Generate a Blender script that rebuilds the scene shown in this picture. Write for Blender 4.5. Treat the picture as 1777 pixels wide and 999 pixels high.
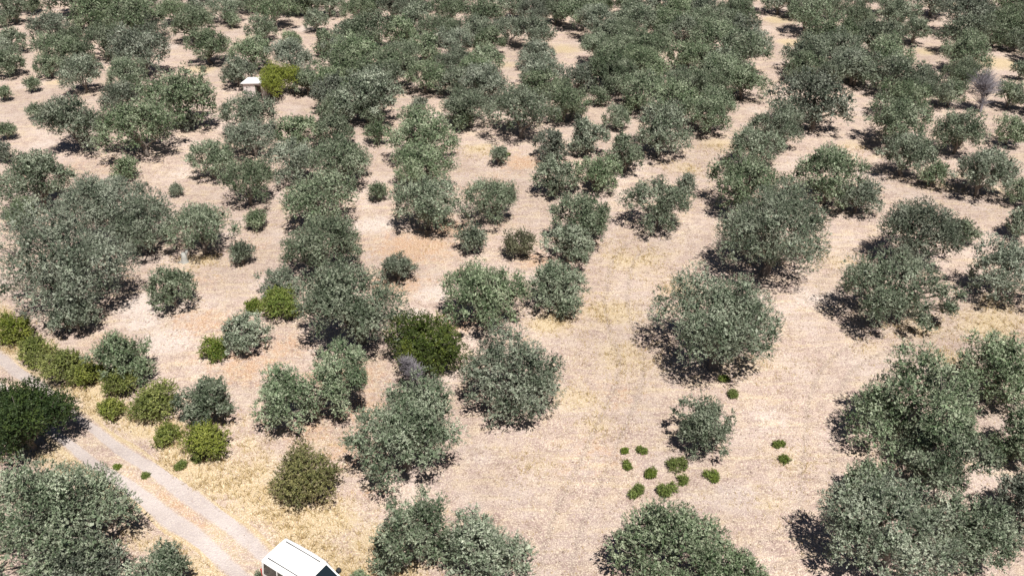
import bpy, math, random
import numpy as np
from mathutils import Vector, Matrix

for o in list(bpy.data.objects):
    bpy.data.objects.remove(o, do_unlink=True)
scene = bpy.context.scene
COL = scene.collection

# ------------------------------------------------------------------ camera
CAM_H, PITCH, LENS = 33.0, 33.1445, 1500.0 / 1777.0 * 36.0
cam_d = bpy.data.cameras.new('camera')
cam_d.sensor_width = 36.0
cam_d.lens = LENS
cam_d.clip_start = 0.5
cam_d.clip_end = 6000.0
cam = bpy.data.objects.new('camera', cam_d)
cam.location = (0, 0, CAM_H)
cam.rotation_euler = (math.radians(90 - PITCH), 0, 0)
COL.objects.link(cam)
scene.camera = cam

# ------------------------------------------------------------------ sky, sun, exposure
SUN_ELEV, SUN_AZ = math.radians(64.0), math.radians(-22.0)   # azimuth the shadows fall towards, from +Y
light_dir = Vector((math.sin(SUN_AZ) * math.cos(SUN_ELEV), math.cos(SUN_AZ) * math.cos(SUN_ELEV), -math.sin(SUN_ELEV)))
world = bpy.data.worlds.new('World')
scene.world = world
world.use_nodes = True
wn = world.node_tree
bg = wn.nodes['Background']
sky = wn.nodes.new('ShaderNodeTexSky')
sky.sky_type = 'NISHITA'
sky.sun_disc = False
sky.air_density = 0.35      # clear, dry summer air
sky.dust_density = 0.3
sky.sun_elevation = SUN_ELEV
to_sun = -light_dir
sky.sun_rotation = math.atan2(to_sun.x, to_sun.y)
wn.links.new(sky.outputs[0], bg.inputs[0])
bg.inputs[1].default_value = 0.05
sun_d = bpy.data.lights.new('sun', 'SUN')
sun_d.energy = 5.0
sun_d.angle = math.radians(0.53)
sun_d.color = (1.0, 0.955, 0.89)
sun = bpy.data.objects.new('sun', sun_d)
sun.rotation_euler = light_dir.to_track_quat('-Z', 'Y').to_euler()
sun.location = (0, -20, 80)
COL.objects.link(sun)
scene.view_settings.view_transform = 'Standard'
scene.view_settings.look = 'None'
scene.view_settings.gamma = 1.0
scene.view_settings.use_curve_mapping = False
scene.view_settings.exposure = 0.42
scene.render.engine = 'CYCLES'
scene.cycles.max_bounces = 3
scene.cycles.diffuse_bounces = 2
scene.cycles.transmission_bounces = 2
scene.cycles.transparent_max_bounces = 4


# ------------------------------------------------------------------ helpers
def tag(o, label=None, cat=None, group=None, kind=None):
    if label: o['label'] = label
    if cat: o['category'] = cat
    if group: o['group'] = group
    if kind: o['kind'] = kind
    return o

def link(name, data, mat=None, parent=None):
    o = bpy.data.objects.new(name, data)
    COL.objects.link(o)
    if parent is not None: o.parent = parent
    if mat is not None and data is not None and not data.materials: data.materials.append(mat)
    return o

def empty(name, loc, rz=0.0):
    o = bpy.data.objects.new(name, None)
    o.empty_display_size = 0.3
    o.location = loc
    o.rotation_euler = (0, 0, rz)
    COL.objects.link(o)
    return o

def np_mesh(name, V, faces_n, idx, attrs=None, smooth=False):
    """V (n,3); idx flat loop indices; faces_n verts per face (int)"""
    me = bpy.data.meshes.new(name)
    V = np.ascontiguousarray(V, np.float32); idx = np.ascontiguousarray(idx, np.int32).ravel()
    nf = len(idx) // faces_n
    me.vertices.add(len(V)); me.vertices.foreach_set('co', V.ravel())
    me.loops.add(len(idx)); me.loops.foreach_set('vertex_index', idx)
    me.polygons.add(nf)
    me.polygons.foreach_set('loop_start', np.arange(nf, dtype=np.int32) * faces_n)
    me.update(calc_edges=True)
    if smooth: me.polygons.foreach_set('use_smooth', np.ones(nf, bool))
    for k, (dom, a) in (attrs or {}).items():
        at = me.attributes.new(k, 'FLOAT', dom); at.data.foreach_set('value', np.ascontiguousarray(a, np.float32))
    me.validate()
    return me

def mesh(name, V, F, smooth=False):
    me = bpy.data.meshes.new(name); me.from_pydata([tuple(v) for v in V], [], F); me.update()
    if smooth:
        for p in me.polygons: p.use_smooth = True
    return me

def height(x, y):
    x = np.asarray(x, float); y = np.asarray(y, float)
    return (0.16 * np.sin(x * 0.11 + 1.3) * np.cos(y * 0.09 + 0.4) + 0.08 * np.sin(x * 0.31 + y * 0.17) + 0.05 * np.cos(y * 0.42 - x * 0.12 + 2.0))

# ------------------------------------------------------------------ materials
def new_mat(name):
    m = bpy.data.materials.new(name); m.use_nodes = True
    nt = m.node_tree
    return m, nt, nt.nodes['Principled BSDF']

def N(nt, t, **kw):
    n = nt.nodes.new(t)
    for k, v in kw.items(): setattr(n, k, v)
    return n

def simple(name, col, rough=0.6, metal=0.0, noise=0.0, scale=8.0, spec=0.5):
    m, nt, b = new_mat(name)
    b.inputs['Roughness'].default_value = rough
    b.inputs['Metallic'].default_value = metal
    b.inputs['Specular IOR Level'].default_value = spec
    if noise:
        tc = N(nt, 'ShaderNodeTexCoord'); nz = N(nt, 'ShaderNodeTexNoise')
        nz.inputs['Scale'].default_value = scale; nz.inputs['Detail'].default_value = 6
        mx = N(nt, 'ShaderNodeMix', data_type='RGBA', blend_type='MIX')
        mx.inputs[6].default_value = tuple(c * (1 - noise) for c in col) + (1,)
        mx.inputs[7].default_value = tuple(min(1, c * (1 + noise)) for c in col) + (1,)
        nt.links.new(tc.outputs['Object'], nz.inputs['Vector']); nt.links.new(nz.outputs['Fac'], mx.inputs[0])
        nt.links.new(mx.outputs[2], b.inputs['Base Color'])
    else:
        b.inputs['Base Color'].default_value = tuple(col) + (1,)
    return m

def leaf_mat(name, dark, mid, light, under, transl=0.08, rough=0.55, vary=0.08):
    m, nt, b = new_mat(name)
    out = nt.nodes['Material Output']
    at = N(nt, 'ShaderNodeAttribute', attribute_name='tint')
    rp = N(nt, 'ShaderNodeValToRGB')
    e = rp.color_ramp.elements
    e[0].position = 0.0; e[0].color = dark + (1,)
    e[1].position = 1.0; e[1].color = light + (1,)
    k = e.new(0.5); k.color = mid + (1,)
    nt.links.new(at.outputs['Fac'], rp.inputs[0])
    geo = N(nt, 'ShaderNodeNewGeometry')
    mx = N(nt, 'ShaderNodeMix', data_type='RGBA')
    mx.inputs[7].default_value = under + (1,)
    nt.links.new(geo.outputs['Backfacing'], mx.inputs[0]); nt.links.new(rp.outputs[0], mx.inputs[6])
    oi = N(nt, 'ShaderNodeObjectInfo')
    hsv = N(nt, 'ShaderNodeHueSaturation')
    mr = N(nt, 'ShaderNodeMapRange'); mr.inputs['To Min'].default_value = 1 - vary; mr.inputs['To Max'].default_value = 1 + vary
    nt.links.new(oi.outputs['Random'], mr.inputs[0]); nt.links.new(mr.outputs[0], hsv.inputs['Value'])
    m2 = N(nt, 'ShaderNodeMath', operation='MULTIPLY'); m2.inputs[1].default_value = 7.31
    fr = N(nt, 'ShaderNodeMath', operation='FRACT')
    ms = N(nt, 'ShaderNodeMapRange'); ms.inputs['To Min'].default_value = 1 - 1.1 * vary; ms.inputs['To Max'].default_value = 1 + 1.15 * vary
    nt.links.new(oi.outputs['Random'], m2.inputs[0]); nt.links.new(m2.outputs[0], fr.inputs[0]); nt.links.new(fr.outputs[0], ms.inputs[0])
    nt.links.new(ms.outputs[0], hsv.inputs['Saturation'])
    nt.links.new(mx.outputs[2], hsv.inputs['Color'])
    nt.links.new(hsv.outputs[0], b.inputs['Base Color'])
    b.inputs['Roughness'].default_value = rough
    b.inputs['Specular IOR Level'].default_value = 0.25
    tr = N(nt, 'ShaderNodeBsdfTranslucent'); nt.links.new(hsv.outputs[0], tr.inputs[0])
    ms2 = N(nt, 'ShaderNodeMixShader'); ms2.inputs[0].default_value = transl
    nt.links.new(b.outputs[0], ms2.inputs[1]); nt.links.new(tr.outputs[0], ms2.inputs[2]); nt.links.new(ms2.outputs[0], out.inputs[0])
    return m

M = {}
M['olive'] = leaf_mat('olive_leaf', (0.034, 0.053, 0.028), (0.142, 0.184, 0.114), (0.40, 0.44, 0.325), (0.215, 0.24, 0.175), transl=0.04, vary=0.26)
M['brownolive'] = leaf_mat('dusty_olive_leaf', (0.045, 0.05, 0.03), (0.115, 0.12, 0.07), (0.24, 0.235, 0.155), (0.17, 0.17, 0.115))
M['dark'] = leaf_mat('evergreen_leaf', (0.018, 0.036, 0.012), (0.035, 0.060, 0.018), (0.075, 0.11, 0.028), (0.05, 0.075, 0.03))
M['greenbush'] = leaf_mat('green_bush_leaf', (0.035, 0.055, 0.014), (0.07, 0.10, 0.024), (0.15, 0.175, 0.04), (0.085, 0.105, 0.04))
M['brownbush'] = leaf_mat('brown_green_leaf', (0.08, 0.09, 0.027), (0.18, 0.185, 0.058), (0.30, 0.275, 0.10), (0.23, 0.20, 0.10))
M['lime'] = leaf_mat('yellow_green_leaf', (0.07, 0.095, 0.018), (0.165, 0.20, 0.04), (0.29, 0.31, 0.085), (0.20, 0.215, 0.075))
M['limetree'] = leaf_mat('lime_leaf', (0.12, 0.15, 0.014), (0.21, 0.25, 0.025), (0.31, 0.35, 0.05), (0.22, 0.25, 0.05), transl=0.2)
M['weed'] = leaf_mat('weed_leaf', (0.06, 0.095, 0.02), (0.13, 0.18, 0.038), (0.25, 0.28, 0.085), (0.18, 0.20, 0.07))
M['weedbush'] = M['weed']
M['bark'] = simple('olive_bark', (0.17, 0.145, 0.125), 0.9, noise=0.45, scale=9)
M['deadwood'] = simple('dead_wood', (0.215, 0.2, 0.22), 0.9, noise=0.3, scale=10)
M['trunk_base'] = simple('pale_trunk_wood', (0.36, 0.36, 0.34), 0.9, noise=0.3, scale=12)  # for the stand-in trunk base, paler than the bark

SOIL_A, SOIL_B, SOIL_C = (0.405, 0.305, 0.272), (0.26, 0.186, 0.162), (0.475, 0.385, 0.355)
STRAW_A, STRAW_B = (0.56, 0.455, 0.28), (0.40, 0.295, 0.165)
RUST_A = (0.43, 0.27, 0.175)
PALE_A = (0.545, 0.47, 0.44)

def soil_mat(name, ruts=False):
    m, nt, b = new_mat(name)
    L = nt.links.new
    tc = N(nt, 'ShaderNodeTexCoord'); P = tc.outputs['Object']
    def noise(scale, detail=4, rough=0.55, vec=P, dist=0.0):
        n = N(nt, 'ShaderNodeTexNoise'); n.inputs['Scale'].default_value = scale
        n.inputs['Detail'].default_value = detail; n.inputs['Roughness'].default_value = rough; n.inputs['Distortion'].default_value = dist
        L(vec, n.inputs['Vector']); return n.outputs['Fac']
    def rng(v, a, b_, lo=0.0, hi=1.0):
        r = N(nt, 'ShaderNodeMapRange'); r.interpolation_type = 'SMOOTHSTEP'
        r.inputs['From Min'].default_value = a; r.inputs['From Max'].default_value = b_
        r.inputs['To Min'].default_value = lo; r.inputs['To Max'].default_value = hi
        L(v, r.inputs[0]); return r.outputs[0]
    def mix(f, a, c, mode='MIX'):
        x = N(nt, 'ShaderNodeMix', data_type='RGBA', blend_type=mode)
        for s, v in ((0, f), (6, a), (7, c)):
            if isinstance(v, tuple): x.inputs[s].default_value = v + (1,)
            elif isinstance(v, float): x.inputs[s].default_value = v
            else: L(v, x.inputs[s])
        return x.outputs[2]
    def math_(op, a, c):
        x = N(nt, 'ShaderNodeMath', operation=op)
        for s, v in ((0, a), (1, c)):
            if isinstance(v, (int, float)): x.inputs[s].default_value = v
            else: L(v, x.inputs[s])
        return x.outputs[0]
    def attr(n):
        a = N(nt, 'ShaderNodeAttribute', attribute_name=n); return a.outputs['Fac']
    # drag lines left by the harrow: noise stretched along two working directions
    def streak(rot, sx, sy, detail=3):
        mp = N(nt, 'ShaderNodeMapping'); mp.inputs['Rotation'].default_value = (0, 0, math.radians(rot))
        mp.inputs['Scale'].default_value = (sx, sy, 1); L(P, mp.inputs['Vector'])
        return noise(1.0, detail, 0.6, mp.outputs[0], 0.3)
    fine = noise(6.5, 3, 0.8); grain = noise(15.0, 1, 0.6); mid_ = noise(1.6, 4, 0.75); big = noise(0.30, 4, 0.6); huge = noise(0.085, 1, 0.5)
    c = mix(rng(mid_, 0.25, 0.6), SOIL_B, SOIL_A)
    c = mix(math_('MULTIPLY', rng(noise(0.9, 3, 0.7), 0.45, 0.65), 0.45), c, (0.55, 0.44, 0.315))
    c = mix(rng(big, 0.42, 0.75), c, SOIL_C)
    s1 = streak(52, 0.28, 2.6, 2); s2 = streak(-18, 0.22, 2.9, 2)
    c = mix(math_('MULTIPLY', rng(s2, 0.5, 0.7), 0.4), c, SOIL_B)
    c = mix(math_('MULTIPLY', rng(s1, 0.48, 0.75), 0.4), c, STRAW_A)
    # pale bare soil, dry grass, rusty weeds: where the field has them
    wp = rng(math_('ADD', attr('pale'), math_('MULTIPLY', math_('SUBTRACT', mid_, 0.5), 0.9)), 0.25, 0.75)
    c = mix(math_('MULTIPLY', wp, 0.8), c, PALE_A)
    wr = rng(math_('ADD', attr('rust'), math_('ADD', math_('MULTIPLY', math_('SUBTRACT', mid_, 0.5), 2.0), math_('MULTIPLY', math_('SUBTRACT', fine, 0.5), 1.3))), 0.3, 0.95)
    c = mix(math_('MULTIPLY', wr, 0.9), c, RUST_A)
    straw = mix(rng(fine, 0.35, 0.65), STRAW_B, STRAW_A)
    ws = math_('ADD', attr('straw'), math_('ADD', math_('MULTIPLY', math_('SUBTRACT', big, 0.5), 1.1), math_('MULTIPLY', math_('SUBTRACT', fine, 0.5), 1.2)))
    ws = rng(ws, 0.2, 0.75)
    c = mix(math_('MULTIPLY', ws, 0.85), c, straw)
    if not ruts:
        tr_ = rng(math_('ADD', attr('track'), math_('MULTIPLY', math_('SUBTRACT', fine, 0.5), 0.9)), 0.35, 0.8)
        c = mix(math_('MULTIPLY', tr_, 0.55), c, (0.30, 0.235, 0.205))
    if ruts:
        rm = attr('rut')
        w = rng(math_('ADD', rm, math_('ADD', math_('MULTIPLY', math_('SUBTRACT', mid_, 0.5), 0.7), math_('MULTIPLY', math_('SUBTRACT', fine, 0.5), 0.5))), 0.32, 0.72)
        rc = mix(rng(big, 0.3, 0.7), (0.40, 0.345, 0.33), (0.49, 0.435, 0.42))
        rc = mix(math_('MULTIPLY', rng(grain, 0.55, 0.75), 0.2), rc, (0.62, 0.57, 0.54))
        c = mix(w, c, rc)
        calm = math_('SUBTRACT', 1.0, math_('MULTIPLY', w, 0.65))
    else:
        calm = 1.0
    # specks: clods, pebbles, chaff
    c = mix(math_('MULTIPLY', math_('MULTIPLY', rng(grain, 0.5, 0.62), 0.85), calm), c, mix(0.55, c, (0.84, 0.74, 0.58)))
    c = mix(math_('MULTIPLY', math_('MULTIPLY', rng(fine, 0.52, 0.64), 0.8), calm), c, mix(0.5, c, (0.14, 0.095, 0.075)))
    c = mix(1.0, c, rng(huge, 0.3, 0.7, 0.9, 1.08), 'MULTIPLY')
    L(c, b.inputs['Base Color'])
    b.inputs['Roughness'].default_value = 0.95; b.inputs['Specular IOR Level'].default_value = 0.15
    bp = N(nt, 'ShaderNodeBump'); bp.inputs['Strength'].default_value = 0.9; bp.inputs['Distance'].default_value = 0.06
    hsum = math_('ADD', math_('MULTIPLY', fine, 0.8), math_('MULTIPLY', grain, 0.5))
    L(hsum, bp.inputs['Height']); L(bp.outputs[0], b.inputs['Normal'])
    return m

M['soil'] = soil_mat('field_soil')
M['road'] = soil_mat('track_soil', ruts=True)

# ------------------------------------------------------------------ ground and road
# patches of the field: x, y, radius, weight
STRAW_P = [(-11.9, 30.8, 2.04, 1), (-14.1, 32.3, 1.81, 0.9), (-9.4, 29.6, 1.71, 0.8), (-6.8, 27.8, 1.65, 0.8), (-16.4, 31.1, 1.47, 0.9), (-5.1, 26.6, 1.35, 0.6), (-16.0, 32.8, 1.52, 0.9), (9.0, 54.4, 2.54, 0.55), (6.2, 47.7, 1.93, 0.7), (7.2, 42.6, 2.15, 0.6), (3.8, 38.8, 1.68, 0.5), (14.6, 42.1, 2.13, 0.4), (23.8, 54.4, 2.12, 0.4), (26.7, 45.7, 2.25, 0.55), (31.5, 46.3, 2.27, 0.7), (33.2, 48.4, 1.56, 0.6), (11.7, 50.5, 1.61, 0.6), (2.7, 46.3, 1.52, 0.7), (-50.1, 92.3, 1.27, 0.7), (-35.7, 96.1, 1.97, 0.7), (-47.7, 77.9, 1.39, 0.4), (35.3, 115.6, 1.91, 0.9), (34.5, 105.7, 1.78, 0.9), (60.4, 122.5, 2.41, 0.9), (56.7, 98.5, 2.35, 1), (49.9, 102.3, 1.73, 0.8), (19.0, 75.2, 1.89, 0.7), (15.4, 70.1, 1.54, 0.6), (31.9, 75.2, 1.62, 0.5), (-3.1, 73.9, 1.6, 0.6), (-14.8, 94.2, 1.94, 0.4), (-0.6, 98.1, 1.34, 0.6), (6.0, 103.4, 2.09, 0.8), (-10.7, 34.9, 1.26, 0.4), (-14.3, 34.5, 1.25, 0.6), (1.6, 33.6, 1.54, 0.4), (4.9, 36.3, 1.29, 0.5), (15.1, 33.6, 1.23, 0.4), (26.9, 42.6, 1.43, 0.5), (18.5, 55.2, 1.71, 0.5), (13.2, 30.8, 1.17, 0.4), (-22.8, 54.4, 1.7, 0.6), (-5.6, 56.0, 0.87, 0.3), (37.0, 66.7, 1.48, 0.5), (41.4, 65.6, 1.46, 0.5), (22.3, 43.8, 1.46, 0.3), (-15.1, 36.3, 1.29, 0.5)]
RUST_P = [(-7.3, 56.0, 3.1, 1), (-5.3, 58.7, 2.33, 0.9), (-8.1, 51.2, 2.11, 0.9), (-10.1, 40.9, 2.27, 0.9), (-8.7, 37.8, 1.94, 0.8), (-9.0, 34.5, 2.03, 0.7), (-20.4, 46.3, 2.22, 0.8), (-16.1, 41.5, 2.29, 0.8), (-17.9, 42.6, 1.86, 0.7), (-22.3, 51.2, 2.11, 0.5), (0.9, 70.7, 2.34, 0.9), (-35.2, 70.1, 2.0, 0.6), (-10.9, 56.9, 1.71, 0.5), (1.7, 54.0, 1.64, 0.8), (6.2, 39.3, 1.99, 0.5), (4.4, 34.0, 2.02, 0.55), (-25.9, 43.8, 1.42, 0.6), (-39.3, 70.1, 2.0, 0.5), (-3.4, 46.3, 1.48, 0.9), (-0.8, 59.6, 1.77, 0.4), (-14.2, 43.8, 1.9, 0.7), (-11.2, 35.9, 1.67, 0.7), (3.5, 35.4, 1.24, 0.4), (-18.8, 56.9, 1.99, 0.5), (4.4, 48.4, 1.52, 0.4), (-3.8, 65.6, 1.58, 0.5), (-20.3, 37.3, 1.28, 0.4), (-1.4, 67.8, 1.62, 0.5), (-7.1, 31.5, 1.16, 0.5)]
PALE_P = [(-24.5, 48.4, 1.95, 0.9), (-22.0, 44.4, 1.84, 0.9), (-10.8, 59.6, 1.81, 0.8), (-5.5, 49.8, 1.39, 0.8), (-6.5, 47.3, 1.15, 0.8), (-24.2, 46.3, 1.52, 0.8), (-18.3, 58.7, 1.34, 0.5), (-5.0, 31.1, 1.76, 0.5), (-7.4, 31.9, 1.19, 0.4), (20.9, 49.1, 2.36, 0.6), (14.5, 37.3, 1.97, 0.5), (11.5, 31.1, 2.06, 0.5), (-2.1, 34.5, 1.56, 0.5), (-43.7, 75.2, 1.62, 0.6), (38.3, 90.5, 1.88, 0.7), (-26.7, 111.7, 2.23, 0.7), (-42.1, 104.5, 2.11, 0.6), (24.8, 83.8, 1.76, 0.5), (-29.2, 69.0, 2.02, 0.5), (13.6, 56.9, 1.75, 0.4), (-15.8, 38.8, 1.35, 0.4)]
RUT_MID = np.array([-19.597, 32.397]); RUT_DIR = np.array([0.8015, -0.598]); RUT_HALF = 0.73
RUT_N = np.array([-RUT_DIR[1], RUT_DIR[0]])

def weight(patches, X, Y):
    w = np.zeros_like(X)
    for px, py, r, k in patches:
        w = np.maximum(w, k * np.exp(-(((X - px) / (r * 1.25)) ** 2 + ((Y - py) / r) ** 2)))
    return w
def road_uv(X, Y):
    dx, dy = X - RUT_MID[0], Y - RUT_MID[1]
    return dx * RUT_DIR[0] + dy * RUT_DIR[1], dx * RUT_N[0] + dy * RUT_N[1]
def straw_w(X, Y):
    s = weight(STRAW_P, X, Y)
    u, v = road_uv(X, Y)
    v = v + 0.35 * np.sin(u * 0.7) + 0.25 * np.sin(u * 1.9 + 1)
    edge = np.maximum(np.exp(-((v - 2.5) / 1.1) ** 2), 0.6 * np.exp(-((v + 2.0) / 0.9) ** 2))
    return np.maximum(s, edge)

xs = np.concatenate([[-1600, -800, -400, -200, -120], np.arange(-75, -42.1, 0.6), np.arange(-42, 42.01, 0.32), np.arange(42.6, 75.1, 0.6), [120, 200, 400, 800, 1600]])
ys = np.concatenate([[-300, -100, -30], np.arange(8, 17.9, 0.6), np.arange(18, 66.01, 0.32), np.arange(66.6, 175, 0.6), [200, 260, 400, 800, 1600, 3000]])
GX, GY = np.meshgrid(xs, ys)
TRACKS = [[(1.89, 25.84), (2.76, 29.62), (5.13, 35.39), (7.27, 41.49), (7.08, 48.36), (8.63, 55.2), (13.06, 58.69)], [(31.79, 40.94), (27.42, 43.83), (22.04, 46.34), (20.78, 51.24), (24.22, 54.37), (27.35, 56.04)], [(7.71, 25.84), (14.02, 28.53), (16.37, 33.61), (18.24, 38.8), (21.19, 42.64), (28.48, 46.34)]]
def track_w(X, Y):
    w = np.zeros_like(X)
    for tr in TRACKS:
        P = np.array(tr); t = np.linspace(0, len(P) - 1, 60)
        i = np.clip(t.astype(int), 0, len(P) - 2); f = (t - i)[:, None]
        g = np.clip(np.stack([i - 1, i, i + 1, i + 2]), 0, len(P) - 1)
        a, b, c, d = P[g[0]], P[g[1]], P[g[2]], P[g[3]]
        C = 0.5 * (2 * b + (c - a) * f + (2 * a - 5 * b + 4 * c - d) * f ** 2 + (3 * b - a - 3 * c + d) * f ** 3)
        d2 = np.full(X.shape, 1e9)
        for p, q in zip(C, C[1:]):
            e = q - p; L2 = e @ e + 1e-9
            u = np.clip(((X - p[0]) * e[0] + (Y - p[1]) * e[1]) / L2, 0, 1)
            d2 = np.minimum(d2, (X - p[0] - u * e[0]) ** 2 + (Y - p[1] - u * e[1]) ** 2)
        w = np.maximum(w, np.exp(-((np.sqrt(d2) - 0.75) / 0.2) ** 2))
    return w
TW = track_w(GX, GY)
# shallow furrows left by the harrow, and the pressed wheel tracks
GZ = height(GX, GY) - 0.03 * TW
nx, ny = len(xs), len(ys)
ii = np.arange(nx * ny).reshape(ny, nx)
quads = np.stack([ii[:-1, :-1], ii[:-1, 1:], ii[1:, 1:], ii[1:, :-1]], -1).reshape(-1, 4)
fx, fy = GX.ravel(), GY.ravel()
gm = np_mesh('ground', np.stack([fx, fy, GZ.ravel()], 1), 4, quads,
             {'straw': ('POINT', straw_w(fx, fy)), 'rust': ('POINT', weight(RUST_P, fx, fy)), 'pale': ('POINT', weight(PALE_P, fx, fy)), 'track': ('POINT', TW.ravel())}, True)
tag(link('ground', gm, M['soil']), 'pinkish dry harrowed soil of the olive grove with straw-coloured patches', 'ground', kind='structure')

us = np.arange(-60, 40.01, 0.4); vs = np.linspace(-1.35, 1.35, 19)
UU, VV = np.meshgrid(us, vs)
rr = np.random.default_rng(3)
wob = 0.10 * np.sin(UU * 0.35) + 0.05 * np.sin(UU * 1.1 + 1)
VE = VV * (1 + 0.07 * np.sin(UU * 1.3 + VV * 3) * (np.abs(VV) > 1.2))
RX = RUT_MID[0] + UU * RUT_DIR[0] + (VE + wob) * RUT_N[0]
RY = RUT_MID[1] + UU * RUT_DIR[1] + (VE + wob) * RUT_N[1]
rutw = np.exp(-((np.abs(VV) - RUT_HALF) / (0.40 + 0.10 * np.sin(UU * .31))) ** 4)
rutw = rutw * (0.85 + 0.15 * np.sin(UU * 0.23 + 2))
RZ = height(RX, RY) + 0.045 - 0.022 * rutw - 0.035 * (np.abs(VV) > 1.3)
ii = np.arange(UU.size).reshape(UU.shape)
quads = np.stack([ii[:-1, :-1], ii[:-1, 1:], ii[1:, 1:], ii[1:, :-1]], -1).reshape(-1, 4)
med = np.exp(-(VV / 0.4) ** 2)
rm_ = np_mesh('dirt_road', np.stack([RX.ravel(), RY.ravel(), RZ.ravel()], 1), 4, quads,
              {'rut': ('POINT', rutw.ravel()), 'straw': ('POINT', (0.30 + 0.45 * (np.abs(VV) > 1.15)).ravel()), 'rust': ('POINT', (0.8 * med * (0.6 + 0.4 * np.sin(UU * .5))).ravel()), 'pale': ('POINT', 0 * VV.ravel())}, True)
tag(link('dirt_road', rm_, M['road']), 'narrow dirt track with two pale wheel ruts and a grassy middle', 'road', kind='structure')

# ------------------------------------------------------------------ geometry makers for plants
def unit(a): return a / np.maximum(np.linalg.norm(a, axis=-1, keepdims=True), 1e-9)

def sprig_leaves(r, P0, DIR, per, ll, lw, twig, spread=0.9, tint0=None, NRM=None):
    """per leaves along a short twig at each P0 in direction DIR -> quad mesh arrays"""
    n = len(P0)
    t = np.linspace(0.1, 1.0, per)[None, :, None]
    base = P0[:, None, :] + DIR[:, None, :] * (t * twig)
    rnd = r.normal(size=(n, per, 3))
    ax = unit(DIR[:, None, :] * 0.8 + rnd * spread)
    nr = r.normal(size=(n, per, 3))
    if NRM is not None: nr = nr * 0.30 + NRM[:, None, :]
    side = unit(np.cross(ax, nr))
    L_ = ll * r.uniform(0.65, 1.25, (n, per, 1)); W_ = lw * r.uniform(0.7, 1.25, (n, per, 1))
    mid = base + ax * L_ * 0.5
    V = np.stack([base, mid + side * W_ * 0.5, base + ax * L_, mid - side * W_ * 0.5], 2).reshape(-1, 3)
    idx = np.arange(len(V))
    t0 = r.normal(0.5, 0.16, (n, 1)) if tint0 is None else tint0[:, None]
    tint = np.clip(t0 + r.normal(0, 0.14, (n, per)), 0, 1).ravel()
    return V, idx, tint

def crown_lobes(r, D, c, zc, split=0, extra=(), nl=None, rl=(0.07, 0.14), limbs=None, kr=(0.45, 0.85)):
    """two levels: a few big limb masses, each carrying its own clumps of foliage"""
    a, cz = D / 2, c * D
    lob = []
    nm = limbs or int(r.integers(5, 8))
    ph = r.uniform(0, 6.28)
    masses = []
    for i in range(nm):
        th = ph + 6.283 * i / nm + r.normal(0, 0.22)
        if split: th = (0 if i % 2 else math.pi) + r.normal(0, 0.75)
        k = r.uniform(*kr)
        zz = r.uniform(-0.45, 0.42)
        masses.append((np.array([math.cos(th) * a * k, math.sin(th) * a * k, zc + zz * cz]), r.uniform(0.17, 0.29) * D))
    if split:
        masses.append((np.array([0, 0, zc - .35 * cz]), .2 * D))
    else:
        for _ in range(2):
            masses.append((np.array([r.uniform(-.16, .16) * D, r.uniform(-.16, .16) * D, zc + r.uniform(.2, .62) * cz]), r.uniform(.19, .26) * D))
    per = nl or 9
    for (m, R) in masses:
        o = r.uniform(0, 6.28)
        for i in range(per):
            zz = np.clip(0.97 - 1.5 * (i + 0.5) / per + r.normal(0, .12), -.6, .99); th = o + i * 2.39996 + r.normal(0, .3)
            d = np.array([math.cos(th) * math.sqrt(1 - zz * zz), math.sin(th) * math.sqrt(1 - zz * zz), zz * .85])
            rr_ = r.uniform(*rl) * D
            p = m + d * (R - rr_ * .3) * r.uniform(.85, 1.35)
            lob.append((p, rr_))
    Cc = np.array([l[0] for l in lob]); Rr = np.array([l[1] for l in lob])
    ext = [(Cc[:, i] - Rr).min() for i in range(3)], [(Cc[:, i] + Rr).max() for i in range(3)]
    sx = D / (ext[1][0] - ext[0][0]); sy = D / (ext[1][1] - ext[0][1]); sz = 2 * cz / (ext[1][2] - ext[0][2])
    off = np.array([(ext[1][0] + ext[0][0]) / 2, (ext[1][1] + ext[0][1]) / 2, (ext[1][2] + ext[0][2]) / 2])
    sc = np.array([sx, (sx + sy) / 2, min(max(sz, .6), 1.35)])
    lob = [((p - off) * sc + np.array([0, 0, zc]), q * (sx * .5 + .5)) for p, q in lob]
    for (ex, ey, ez, er) in extra:
        for _ in range(4):
            lob.append((np.array([ex * D, ey * D, zc + ez * D]) + r.normal(0, .4, 3) * er * D, er * D * .7))
    return lob

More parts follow.
